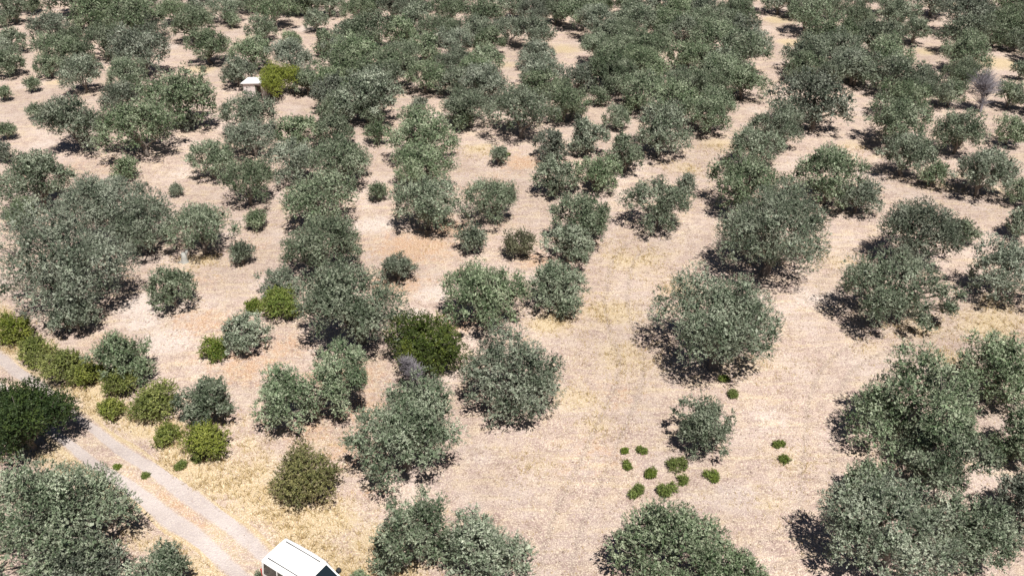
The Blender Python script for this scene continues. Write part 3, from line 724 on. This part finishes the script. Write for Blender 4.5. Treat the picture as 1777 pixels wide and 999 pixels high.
(36.78,108.64,6.17,0.29,'olive','large olive tree, twenty-fourth from the left in the first full tier below the top edge',{}),
(37.21,100.89,6.49,0.29,'olive','large olive tree, fifteenth from the left in the third full tier below the top edge',{}),
(32.31,93.42,5.84,0.29,'olive','large olive tree, fifteenth from the left in the fifth full tier below the top edge',{}),
(36.91,95.46,5.54,0.33,'olive','large olive tree, eighteenth from the left in the fourth full tier below the top edge',{}),
(43.68,109.56,4.71,0.35,'olive','large olive tree, seventeenth from the left in the second full tier below the top edge',{}),
(36.72,90.51,5.18,0.29,'olive','large olive tree, twentieth from the left in the tier just above the white hut',{}),
(49.12,110.79,5.51,0.29,'olive','large olive tree, twenty-sixth from the left in the first full tier below the top edge',{}),
(42.38,99.85,6.30,0.29,'olive','large olive tree, sixteenth from the left in the third full tier below the top edge',{}),
(48.83,104.92,4.54,0.31,'olive','medium olive tree, seventeenth from the left in the third full tier below the top edge',{}),
(41.13,93.07,6.08,0.29,'olive','large olive tree, sixteenth from the left in the fifth full tier below the top edge',{}),
(40.33,87.50,5.78,0.29,'olive','large olive tree, twenty-second from the left in the tier just above the white hut',{}),
(36.98,90.28,4.27,0.29,'olive','medium olive tree, twenty-first from the left in the tier just above the white hut',{}),
(57.25,108.67,7.35,0.29,'olive','large olive tree, twenty-seventh from the left in the first full tier below the top edge',{}),
(53.07,101.72,6.26,0.29,'olive','large olive tree, eighteenth from the left in the third full tier below the top edge',{}),
(60.20,106.53,5.63,0.34,'olive','large olive tree, eighteenth from the left in the second full tier below the top edge',{}),
(50.36,93.98,6.00,0.30,'olive','large olive tree, rightmost in the fifth full tier below the top edge',{}),
(60.61,102.88,3.18,0.46,'olive','medium olive tree, nineteenth from the left in the fourth full tier below the top edge',{}),
(48.25,89.60,4.50,0.29,'olive','medium olive tree, twenty-third from the left in the tier just above the white hut',{}),
(56.05,92.85,2.40,0.46,'olive','small olive tree, rightmost in the tier just above the white hut',{}),
(41.53,84.22,4.89,0.35,'olive','large olive tree, fifteenth from the left in the tier level with the white hut',{}),
(38.51,81.21,4.98,0.30,'olive','large olive tree, sixteenth from the left in the first tier below the white hut',{}),
(44.69,84.44,3.69,0.31,'olive','medium olive tree, sixteenth from the left in the tier level with the white hut',{}),
(50.66,84.27,3.56,0.46,'olive','medium olive tree, rightmost in the tier level with the white hut',{}),
(65.63,113.27,4.69,0.35,'olive','large olive tree, rightmost in the first full tier below the top edge',{}),
(33.79,89.38,3.86,0.29,'olive','medium olive tree, nineteenth from the left in the tier just above the white hut',{}),
(-69.05,116.05,6.72,0.29,'olive','large olive tree, first from the left in the tier cut by the top edge',{}),
(-58.49,116.77,6.64,0.29,'olive','large olive tree, second from the left in the tier cut by the top edge',{}),
(-55.75,118.59,5.89,0.29,'olive','large olive tree, third from the left in the tier cut by the top edge',{}),
(-50.07,116.35,6.28,0.29,'olive','large olive tree, fourth from the left in the tier cut by the top edge',{}),
(-46.90,120.32,4.78,0.33,'olive','large olive tree, fifth from the left in the tier cut by the top edge',{}),
(-34.90,118.59,5.15,0.30,'olive','large olive tree, sixth from the left in the tier cut by the top edge',{}),
(-28.95,118.27,6.82,0.29,'olive','large olive tree, seventh from the left in the tier cut by the top edge',{}),
(-18.04,122.04,4.89,0.33,'olive','large olive tree, tenth from the left in the tier cut by the top edge',{}),
(-12.42,120.23,6.23,0.29,'olive','large olive tree, twelfth from the left in the tier cut by the top edge',{}),
(-6.67,120.00,5.27,0.29,'olive','large olive tree, thirteenth from the left in the tier cut by the top edge',{}),
(8.62,119.67,6.49,0.29,'olive','large olive tree, fifteenth from the left in the tier cut by the top edge',{}),
(12.71,122.36,5.00,0.32,'olive','large olive tree, sixteenth from the left in the tier cut by the top edge',{}),
(19.58,115.55,6.69,0.29,'olive','large olive tree, eighteenth from the left in the tier cut by the top edge',{}),
(25.21,119.78,4.71,0.34,'olive','large olive tree, nineteenth from the left in the tier cut by the top edge',{}),
(31.52,118.89,6.86,0.29,'olive','large olive tree, twentieth from the left in the tier cut by the top edge',{}),
(35.89,118.19,5.26,0.29,'olive','large olive tree, twenty-first from the left in the tier cut by the top edge',{}),
(42.55,121.28,4.95,0.32,'olive','large olive tree, twenty-second from the left in the tier cut by the top edge',{}),
(47.35,118.68,4.82,0.33,'olive','large olive tree, twenty-third from the left in the tier cut by the top edge',{}),
(56.19,117.30,6.48,0.29,'olive','large olive tree, twenty-fifth from the left in the tier cut by the top edge',{}),
(62.57,119.57,4.51,0.36,'olive','medium olive tree, twenty-sixth from the left in the tier cut by the top edge',{}),
(66.36,116.25,6.74,0.29,'olive','large olive tree, rightmost in the tier cut by the top edge',{}),
(42.16,116.07,4.74,0.29,'olive','large olive tree, twenty-fifth from the left in the first full tier below the top edge',{}),
(19.08,107.03,5.44,0.29,'olive','large olive tree, fourteenth from the left in the second full tier below the top edge',{}),
(-3.71,89.59,4.85,0.29,'olive','large olive tree, tenth from the left in the tier just above the white hut',{}),
(-12.29,95.45,4.76,0.29,'olive','large olive tree, seventh from the left in the fifth full tier below the top edge',{}),
(-0.43,105.69,4.76,0.29,'olive','large olive tree, eleventh from the left in the second full tier below the top edge',{}),
(-0.03,115.18,5.19,0.29,'olive','large olive tree, fourteenth from the left in the first full tier below the top edge',{}),
(-38.74,81.80,4.61,0.29,'olive','large olive tree, second from the left in the first tier below the white hut',{}),
(-14.03,119.05,4.35,0.29,'olive','medium olive tree, eleventh from the left in the tier cut by the top edge',{}),
(15.21,116.95,4.88,0.29,'olive','large olive tree, seventeenth from the left in the tier cut by the top edge',{}),
(11.15,103.43,3.95,0.29,'olive','medium olive tree, ninth from the left in the third full tier below the top edge',{}),
(31.68,90.92,4.49,0.29,'olive','medium olive tree, eighteenth from the left in the tier just above the white hut',{}),
(16.20,80.31,5.70,0.29,'olive','large olive tree, thirteenth from the left in the first tier below the white hut',{}),
(-24.45,117.46,4.57,0.29,'olive','medium olive tree, eighth from the left in the tier cut by the top edge',{}),
(-41.90,116.87,3.85,0.29,'olive','medium olive tree, sixth from the left in the first full tier below the top edge',{}),
(26.40,106.78,4.60,0.29,'olive','large olive tree, sixteenth from the left in the second full tier below the top edge',{}),
(-51.54,108.83,3.33,0.29,'olive','medium olive tree, fourth from the left in the second full tier below the top edge',{}),
(-27.90,117.93,3.70,0.29,'olive','medium olive tree, ninth from the left in the first full tier below the top edge',{}),
(11.13,87.62,4.94,0.29,'olive','large olive tree, fourteenth from the left in the tier just above the white hut',{}),
(13.51,103.47,4.85,0.29,'olive','large olive tree, tenth from the left in the third full tier below the top edge',{}),
(-48.83,96.30,3.70,0.29,'olive','medium olive tree, second from the left in the fifth full tier below the top edge',{}),
(-17.11,101.21,4.08,0.29,'olive','medium olive tree, ninth from the left in the fourth full tier below the top edge',{}),
(4.23,118.36,3.79,0.29,'olive','medium olive tree, sixteenth from the left in the first full tier below the top edge',{}),
(-18.10,82.95,4.38,0.29,'olive','medium olive tree, fifth from the left in the tier level with the white hut',{}),
(6.64,118.57,4.30,0.29,'olive','medium olive tree, fourteenth from the left in the tier cut by the top edge',{}),
(50.61,117.83,4.53,0.29,'olive','medium olive tree, twenty-fourth from the left in the tier cut by the top edge',{}),
(60.62,98.95,4.41,0.29,'olive','medium olive tree, rightmost in the fourth full tier below the top edge',{}),
(11.55,118.28,3.93,0.29,'olive','medium olive tree, nineteenth from the left in the first full tier below the top edge',{}),
(-59.44,97.80,4.54,0.29,'olive','medium olive tree, first from the left in the fourth full tier below the top edge',{}),
(5.06,80.53,5.20,0.29,'olive','large olive tree, ninth from the left in the first tier below the white hut',{}),
(12.79,98.17,4.64,0.29,'olive','large olive tree, fourteenth from the left in the fourth full tier below the top edge',{}),
(65.93,109.12,4.05,0.29,'olive','medium olive tree, rightmost in the second full tier below the top edge',{}),
(-52.73,102.67,3.85,0.29,'olive','medium olive tree, first from the left in the third full tier below the top edge',{}),
(58.58,104.46,4.33,0.29,'olive','medium olive tree, nineteenth from the left in the third full tier below the top edge',{}),
(-19.48,102.69,4.37,0.29,'olive','medium olive tree, third from the left in the third full tier below the top edge',{}),
(-43.79,113.58,4.57,0.29,'olive','medium olive tree, fifth from the left in the first full tier below the top edge',{}),
(-19.15,118.76,4.07,0.29,'olive','medium olive tree, ninth from the left in the tier cut by the top edge',{}),
(17.99,103.07,3.85,0.29,'olive','medium olive tree, eleventh from the left in the third full tier below the top edge',{}),
(-18.31,89.36,5.11,0.29,'olive','large olive tree, sixth from the left in the tier just above the white hut',{}),
(-65.19,118.83,3.74,0.30,'olive','medium olive tree, third from the left in the first full tier below the top edge',{}),
(2.89,87.05,4.04,0.29,'olive','medium olive tree, tenth from the left in the tier level with the white hut',{}),
(23.51,93.73,3.99,0.29,'olive','medium olive tree, fourteenth from the left in the fifth full tier below the top edge',{}),
(-13.85,87.12,5.40,0.29,'olive','large olive tree, seventh from the left in the tier just above the white hut',{}),
(23.32,106.72,5.15,0.29,'olive','large olive tree, fifteenth from the left in the second full tier below the top edge',{}),
(38.34,116.44,4.74,0.29,'olive','large olive tree, twenty-third from the left in the first full tier below the top edge',{}),
(52.32,82.39,4.20,0.29,'olive','medium olive tree, rightmost in the first tier below the white hut',{}),
(62.70,104.44,3.97,0.29,'olive','medium olive tree, rightmost in the third full tier below the top edge',{}),
(13.90,93.24,5.01,0.29,'olive','large olive tree, eleventh from the left in the fifth full tier below the top edge',{}),
(-5.84,87.55,3.92,0.29,'olive','medium olive tree, eighth from the left in the tier level with the white hut',{}),
(28.85,101.03,3.88,0.29,'olive','medium olive tree, seventeenth from the left in the fourth full tier below the top edge',{}),
(5.70,113.71,3.93,0.29,'olive','medium olive tree, seventeenth from the left in the first full tier below the top edge',{}),
(21.07,87.52,5.80,0.29,'olive','large olive tree, sixteenth from the left in the tier just above the white hut',{}),
(-68.33,114.81,3.13,0.30,'olive','medium olive tree, first from the left in the first full tier below the top edge',{}),
]

# ------------------------------------------------------------------ plants of the grove
NAMES = {'olive': 'olive_tree', 'brownolive': 'olive_shrub', 'dark': 'evergreen_tree', 'greenbush': 'bush', 'brownbush': 'bush',
         'lime': 'hedge_bush', 'weedbush': 'green_bush', 'limetree': 'lime_green_tree', 'weed': 'weed', 'dead': 'dead_shrub'}
CATS = {'olive': 'tree', 'brownolive': 'shrub', 'dark': 'tree', 'greenbush': 'bush', 'brownbush': 'bush', 'lime': 'bush',
        'weedbush': 'bush', 'limetree': 'tree', 'weed': 'weed', 'dead': 'shrub'}
GROUPS = {'olive': 'olive trees of the grove', 'lime': 'bushes of the roadside hedge', 'weed': 'weeds and tufts on the open ground'}

POOL = {}
def pool(cls, i):
    if (cls, i) not in POOL:
        D = {'L': 5.6, 'M': 3.7, 'S': 2.1}[cls]
        r = random.Random(str((cls, i)))
        POOL[(cls, i)] = (D, make_tree_meshes(1000 + ord(cls) * 10 + i, D, r.uniform(.31, .40), 'olive', r.uniform(.72, 1.0)))
    return POOL[(cls, i)]

def weed_mesh(seed, D, grey):
    r = np.random.default_rng(seed)
    nt_ = int(r.integers(4, 7))
    ca = r.uniform(0, 6.28, nt_); cr = D * .30 * np.sqrt(r.random(nt_)); ch = D * r.uniform(.12, .34, nt_); cw = D * r.uniform(.14, .26, nt_)
    n = int(120 + 260 * D)
    k = r.integers(0, nt_, n); e = unit(r.normal(size=(n, 3))); e[:, 2] = np.abs(e[:, 2])
    p = np.stack([np.cos(ca[k]) * cr[k], np.sin(ca[k]) * cr[k], ch[k] * r.uniform(.1, 1, n)], 1) + e * cw[k][:, None] * r.uniform(.3, 1, (n, 1)) * np.array([1, 1, .6])
    d = unit(e + np.array([0, 0, .6]) + r.normal(0, .3, (n, 3)))
    V, I, T = sprig_leaves(r, p, d, 5, 0.10, 0.045, 0.10, 0.8, None, e)
    me = np_mesh('weed', V, 4, I, {'tint': ('FACE', T)})
    me.materials.append(M['olive' if grey else 'weed'])
    return me

near_rank = sorted(range(len(TREES)), key=lambda i: TREES[i][1] - 3 * TREES[i][2] if TREES[i][4] == 'olive' and TREES[i][2] > 2.7 else 1e6)
unique = set(near_rank[:32])
rp = random.Random(77)
for i, (x, y, D, c, kind, label, hint) in enumerate(TREES):
    z = float(height(x, y))
    root = None
    if kind == 'weed':
        root = link(NAMES[kind], weed_mesh(500 + i, D, 'shoot' in label))
        root.location = (x, y, z)
    elif kind == 'dead':
        root = empty('dead_tree' if D > 3 else 'dead_shrub', (x, y, z))
        a, b = dead_meshes(300 + i, D, (0.95 * D if D > 3 else 3.0))
        link('trunk', a, None, root); link('twigs', b, None, root)
    elif kind != 'olive' or i in unique:
        root = empty(NAMES[kind], (x, y, z))
        cm, tm = make_tree_meshes(40 + i, D, c, kind, 1.15, **hint)
        link('trunk', tm, None, root); link('crown', cm, None, root)
    else:
        cls = 'L' if D > 4.4 else 'M' if D > 2.7 else 'S'
        Dr, (cm, tm) = pool(cls, rp.randrange({'L': 9, 'M': 5, 'S': 5}[cls]))
        root = empty(NAMES[kind], (x, y, z), rp.uniform(0, 6.28))
        s = D / Dr
        root.scale = (s * rp.uniform(.95, 1.06), s * rp.uniform(.95, 1.06), s * (0.78 + 0.66 * c) * rp.uniform(.94, 1.06))
        link('trunk', tm, None, root); link('crown', cm, None, root)
    tag(root, label, 'tree' if kind == 'dead' and D > 3 else CATS[kind], GROUPS.get(kind))

# trees that go on beyond the upper edge of the photograph, one mass
r = np.random.default_rng(9)
Vs, Ts = [], []
for k in range(170):
    x, y = r.uniform(-110, 110), r.uniform(150, 235)
    D = r.uniform(3.8, 6.4)
    lob = crown_lobes(r, D, .34, .45 * D, nl=4, rl=(.14, .2), limbs=4)
    V, I, T = foliage(r, lob, D, .45 * D, .34, 150, 5, .3, .12, .3, .08)
    Vs.append(V + np.array([x, y, float(height(x, y))])); Ts.append(T)
Vs = np.concatenate(Vs); Ts = np.concatenate(Ts)
fm = np_mesh('far_grove', Vs, 4, np.arange(len(Vs)), {'tint': ('FACE', Ts)})
tag(link('far_grove', fm, M['olive']), 'mass of olive crowns going on beyond the top edge', 'grove', kind='stuff')

# ------------------------------------------------------------------ dry grass and clods
r = np.random.default_rng(21)
n0 = 240000
X = r.uniform(-38, 40, n0); Y = r.uniform(19, 75, n0)
w = straw_w(X, Y)
u, v = road_uv(X, Y)
w = w * (np.abs(v) > 1.15) + 0.14
dens = np.clip(w - 0.02, 0, 1) * (0.4 + 0.9 * (np.sin(X * 1.7 + np.sin(Y * 1.1) * 2) * np.sin(Y * 1.5 + X * .4) > -0.2))
keep = (r.random(n0) < dens * 0.45) & ~((np.abs(np.abs(v) - RUT_HALF) < .42))
X, Y, w = X[keep], Y[keep], w[keep]
print('tufts', len(X))
nb = 5
n = len(X)
hgt = (0.07 + 0.20 * np.clip(w, 0, 1))[:, None] * r.uniform(.5, 1.3, (n, nb))
ang = r.uniform(0, 6.28, (n, nb)); lean = r.uniform(.3, 1.1, (n, nb)) * hgt
bx = X[:, None] + r.normal(0, .06, (n, nb)); by = Y[:, None] + r.normal(0, .06, (n, nb))
bz = height(bx, by) - 0.01
wd = 0.014
B1 = np.stack([bx - np.sin(ang) * wd, by + np.cos(ang) * wd, bz], -1); B2 = np.stack([bx + np.sin(ang) * wd, by - np.cos(ang) * wd, bz], -1)
TP = np.stack([bx + np.cos(ang) * lean, by + np.sin(ang) * lean, bz + hgt], -1)
V = np.stack([B1, B2, TP], 2).reshape(-1, 3)
gme = np_mesh('dry_grass', V, 3, np.arange(len(V)), {'tint': ('FACE', r.uniform(0, 1, n * nb))})
M['grass'] = leaf_mat('dry_grass_blade', (0.30, 0.20, 0.09), (0.50, 0.38, 0.19), (0.64, 0.53, 0.32), (0.50, 0.39, 0.21), transl=0.2, rough=.7, vary=0)
tag(link('dry_grass', gme, M['grass']), 'straw-coloured dry grass and stubble between the trees and along the track', 'grass', kind='stuff')

n0 = 42000
X = r.uniform(-36, 40, n0); Y = 19 + 60 * r.random(n0) ** 1.2
u, v = road_uv(X, Y)
k = (np.abs(v) > 1.2) | (r.random(n0) < .35)
X, Y = X[k], Y[k]; n = len(X)
oct_ = np.array([(1, 0, 0), (0, 1, 0), (-1, 0, 0), (0, -1, 0), (0, 0, .7), (0, 0, -.6)], float)
of = np.array([(0, 1, 4), (1, 2, 4), (2, 3, 4), (3, 0, 4), (1, 0, 5), (2, 1, 5), (3, 2, 5), (0, 3, 5)])
sz = 0.022 + 0.055 * r.random((n, 1, 1)) ** 2.5
V = oct_[None] * sz * r.uniform(.6, 1.35, (n, 6, 3))
V += np.stack([X, Y, height(X, Y)], 1)[:, None, :]
F = (of[None] + (np.arange(n) * 6)[:, None, None]).reshape(-1)
cme = np_mesh('soil_clods', V.reshape(-1, 3), 3, F, {'tint': ('FACE', np.repeat(r.uniform(0, 1, n), 8))})
M['clod'] = leaf_mat('clod', (0.26, 0.19, 0.155), (0.44, 0.34, 0.285), (0.66, 0.57, 0.50), (0.44, 0.34, 0.285), transl=0.0, rough=.95, vary=0)
tag(link('soil_clods', cme, M['clod']), 'small clods and pebbles scattered over the dry soil', 'clods', kind='stuff')

# ------------------------------------------------------------------ little builders for the hut and the van
def boxes(name, bl, mat, parent, bevel=0.0):
    V, F = [], []
    for (x0, x1, y0, y1, z0, z1) in bl:
        b = len(V)
        V += [(x0, y0, z0), (x1, y0, z0), (x1, y1, z0), (x0, y1, z0), (x0, y0, z1), (x1, y0, z1), (x1, y1, z1), (x0, y1, z1)]
        F += [tuple(b + k for k in f) for f in ((0, 3, 2, 1), (4, 5, 6, 7), (0, 1, 5, 4), (1, 2, 6, 5), (2, 3, 7, 6), (3, 0, 4, 7))]
    o = link(name, mesh(name, V, F), mat, parent)
    if bevel:
        m = o.modifiers.new('bevel', 'BEVEL'); m.width = bevel; m.segments = 2
    return o

# ------------------------------------------------------------------ the hut
M['plaster'] = simple('white_plaster', (0.72, 0.64, 0.62), 0.9, noise=0.12, scale=3)
M['roofing'] = simple('white_roofing', (0.80, 0.80, 0.80), 0.6, noise=0.06, scale=4)
M['wood'] = simple('dark_wood', (0.10, 0.07, 0.05), 0.8, noise=0.3, scale=6)
M['hut_floor'] = simple('hut_floor', (0.25, 0.20, 0.17), 0.9)
hx, hy = -26.73, 86.91
hut = empty('field_hut', (hx, hy, float(height(hx, hy))), math.radians(-14))
tag(hut, 'tiny white field hut with a dark doorway under the lime-green tree', 'hut')
W2, D2, Hh = 1.04, 0.7, 1.8
boxes('wall', [(-W2, 0.38, -D2, -D2 + .12, -.1, Hh), (0.98, W2, -D2, -D2 + .12, -.1, Hh), (0.38, 0.98, -D2, -D2 + .12, 1.65, Hh),
               (-W2, -W2 + .12, -D2 + .12, D2 - .12, -.1, Hh), (W2 - .12, W2, -D2 + .12, D2 - .12, -.1, Hh), (-W2, W2, D2 - .12, D2, -.1, Hh)], M['plaster'], hut)
boxes('floor', [(-W2 + .12, W2 - .12, -D2 + .12, D2 - .12, -.08, .03)], M['hut_floor'], hut)
df = boxes('door_frame', [(0.34, 0.40, -D2 - .02, -D2 + .09, 0, 1.66), (0.96, 1.02, -D2 - .02, -D2 + .09, 0, 1.66), (0.40, 0.96, -D2 - .02, -D2 + .09, 1.6, 1.66)], M['wood'], hut)
ro = boxes('roof', [(-W2 - .16, W2 + .12, -D2 - .14, D2 + .12, 0, .09)], M['roofing'], hut, 0.015)
ro.location = (0, 0, Hh + .06); ro.rotation_euler = (math.radians(3), math.radians(-6), 0)

# separate pale piece standing in for a sunlit olive trunk base
sx, sy = -23.95, 54.05
V, F = tubes([([(0, 0, -.1), (0, 0, .08), (.02, .01, .4), (.05, .02, .78)], [.34, .26, .21, .19]), ([(.05, 0, .35), (.2, .05, .7), (.3, .1, .98)], [.12, .1, .08]), ([(-.1, 0, .0), (-.4, -.1, .02), (-.6, -.1, -.05)], [.1, .07, .03])], 9)
st = link('pale_trunk_base', mesh('pale_trunk_base', V, F, True), M['trunk_base'])
st.location = (sx, sy, float(height(sx, sy)))
tag(st, 'pale grey sunlit olive trunk base at the foot of the right one of a pair', 'trunk_base')

# ------------------------------------------------------------------ the white van
M['paint'] = simple('white_paint', (0.82, 0.82, 0.82), 0.35, noise=0.015, scale=2)
M['glass'] = simple('dark_glass', (0.012, 0.02, 0.025), 0.06, spec=0.8)
M['rubber'] = simple('black_rubber', (0.02, 0.02, 0.02), 0.75)
M['trim'] = simple('black_trim', (0.03, 0.03, 0.032), 0.55)
M['alloy'] = simple('grey_rim', (0.45, 0.45, 0.46), 0.4, 0.8)
M['lamp'] = simple('lamp_lens', (0.75, 0.77, 0.8), 0.1)
M['tail'] = simple('tail_lens', (0.45, 0.015, 0.01), 0.2)
vx, vy, vhead = -9.07, 25.12, -0.5708
van = empty('van', (vx, vy, float(height(vx, vy)) + 0.03), vhead)       # local +X is forward
tag(van, 'white van on the dirt track seen from above, cut by the bottom edge', 'van')
# stations along the length: x, z of sill, z of belt, z of roof, half widths at sill, belt and roof
ST = [(-2.05, .42, .95, 1.00, .70, .74, .70), (-2.02, .34, 1.02, 1.70, .80, .85, .74), (-1.95, .32, 1.04, 1.83, .83, .87, .78), (-1.2, .30, 1.04, 1.875, .84, .88, .80),
      (-0.2, .30, 1.04, 1.885, .84, .88, .80), (0.42, .30, 1.04, 1.85, .84, .88, .79), (0.55, .30, 1.04, 1.80, .84, .88, .77), (1.28, .30, 1.05, 1.13, .84, .88, .80), (1.75, .30, .92, 1.02, .83, .86, .78),
      (2.05, .32, .72, .92, .78, .82, .72), (2.18, .40, .62, .72, .62, .68, .60)]
def ring(s):
    x, zs, zb, zr, ws, wb, wr = s
    hr = zr - zb
    half = [(ws * .9, zs), (ws, zs + .08), (wb, zs + (zb - zs) * .55), (wb, zb), (wr + (wb - wr) * .35, zb + hr * .62), (wr, zr - min(.09, hr * .3)), (wr - .07, zr - min(.02, hr * .1)), (wr * .5, zr + .012), (0, zr + .018)]
    return [(x, -a, b) for a, b in half] + [(x, a, b) for a, b in half[-2::-1]]
V, F = [], []
for s in ST: V += ring(s)
k = len(ring(ST[0]))
for i in range(len(ST) - 1):
    for j in range(k - 1):
        a = i * k + j; F.append((a, a + k, a + k + 1, a + 1))
    F.append((i * k + k - 1, (i + 1) * k + k - 1, (i + 1) * k, i * k))
F.append(tuple(range(k))); F.append(tuple((len(ST) - 1) * k + j for j in range(k - 1, -1, -1)))
link('body', mesh('body', V, F, False), M['paint'], van)
def side_y(x, z, s):      # outside half width of the body at x, z
    for a, b in zip(ST, ST[1:]):
        if a[0] <= x <= b[0]:
            t = (x - a[0]) / (b[0] - a[0]); q = [a[i] + (b[i] - a[i]) * t for i in range(7)]
            x_, zs, zb, zr, ws, wb, wr = q
            if z <= zb: return s * wb
            hr = zr - zb; z1, z2 = zb + hr * .62, zr - min(.09, hr * .3); w1 = wr + (wb - wr) * .35
            if z < z1: return s * (wb + (w1 - wb) * (z - zb) / (z1 - zb))
            return s * (w1 + (wr - w1) * min(1, (z - z1) / (z2 - z1)))
def panel(name, quad, mat, off, parent):   # quad of 3-D points, thin slab pushed out along its normal
    q = [Vector(p) for p in quad]; n = (q[1] - q[0]).cross(q[3] - q[0]).normalized()
    if n.dot(Vector((0, 0, 1)) * .2 + Vector((sum(p.x for p in q) / 4 * .3, sum(p.y for p in q) / 4, 0))) < 0: n = -n
    V = [p - n * .01 for p in q] + [p + n * off for p in q]
    return link(name, mesh(name, V, [(0, 1, 2, 3), (4, 7, 6, 5), (0, 4, 5, 1), (1, 5, 6, 2), (2, 6, 7, 3), (3, 7, 4, 0)]), mat, parent)
for s in (-1, 1):
    for (x0, x1, xt0, xt1) in ((-1.85, -1.02, -1.80, -1.02), (-0.94, -0.06, -0.94, -0.06), (0.02, 1.02, 0.02, 0.52)):
        zb, zt = 1.10, 1.74
        panel('side_window', [(x0, side_y(x0, zb, s) , zb), (x1, side_y(min(x1, .6), zb, s), zb), (xt1, side_y(xt1, zt, s), zt), (xt0, side_y(xt0, zt, s), zt)], M['glass'], .012, van)
    dr = panel('door', [(0.04, s * .878, .36), (1.02, s * .878, .36), (1.02, s * .878, 1.03), (0.04, s * .878, 1.03)], M['paint'], .014, van)
    boxes('handle', [(0.10, 0.26, min(s * .892, s * .915), max(s * .892, s * .915), .90, .93)], M['trim'], dr)
    boxes('roof_rib', [(-1.75, 0.35, s * .55 - .018, s * .55 + .018, 1.868, 1.9)], M['trim'], van, .006)
    V, F = [], []
    mir = boxes('wing_mirror', [(0.80, 0.98, min(s * .93, s * 1.12), max(s * .93, s * 1.12), 1.06, 1.26), (0.86, 0.92, min(s * .86, s * .94), max(s * .86, s * .94), 1.08, 1.14)], M['trim'], van, .02)
    boxes('headlight', [(1.98, 2.10, min(s * .50, s * .76), max(s * .50, s * .76), .70, .86)], M['lamp'], van, .02)
    boxes('tail_light', [(-2.07, -1.98, min(s * .74, s * .86), max(s * .74, s * .86), .80, 1.25)], M['tail'], van, .015)
    for wxp in (-1.3, 1.38):
        whl = empty('wheel', (wxp, s * .76, .31)); whl.parent = van
        V, F = tubes([([(0, -.1, 0), (0, -.085, 0), (0, .085, 0), (0, .1, 0)], [.25, .31, .31, .25])], 20)
        link('tyre', mesh('tyre', V, F), M['rubber'], whl)
        V, F = tubes([([(0, -.105 if s < 0 else .105, 0), (0, -.112 if s < 0 else .112, 0)], [.19, .17])], 16)
        link('rim', mesh('rim', V, F), M['alloy'], whl)
panel('windscreen', [(0.60, -.64, 1.765), (0.60, .64, 1.765), (1.24, .74, 1.165), (1.24, -.74, 1.165)], M['glass'], .012, van)
panel('rear_window', [(-2.022, -.62, 1.12), (-2.022, .62, 1.12), (-2.0, .60, 1.62), (-2.0, -.60, 1.62)], M['glass'], .014, van)
boxes('bumper', [(-2.12, -1.99, -.80, .80, .36, .56)], M['trim'], van, .02)
boxes('bumper', [(2.10, 2.22, -.66, .66, .36, .55)], M['trim'], van, .02)

print('triangles', sum(len(m.loops) - 2 * len(m.polygons) for m in bpy.data.meshes))
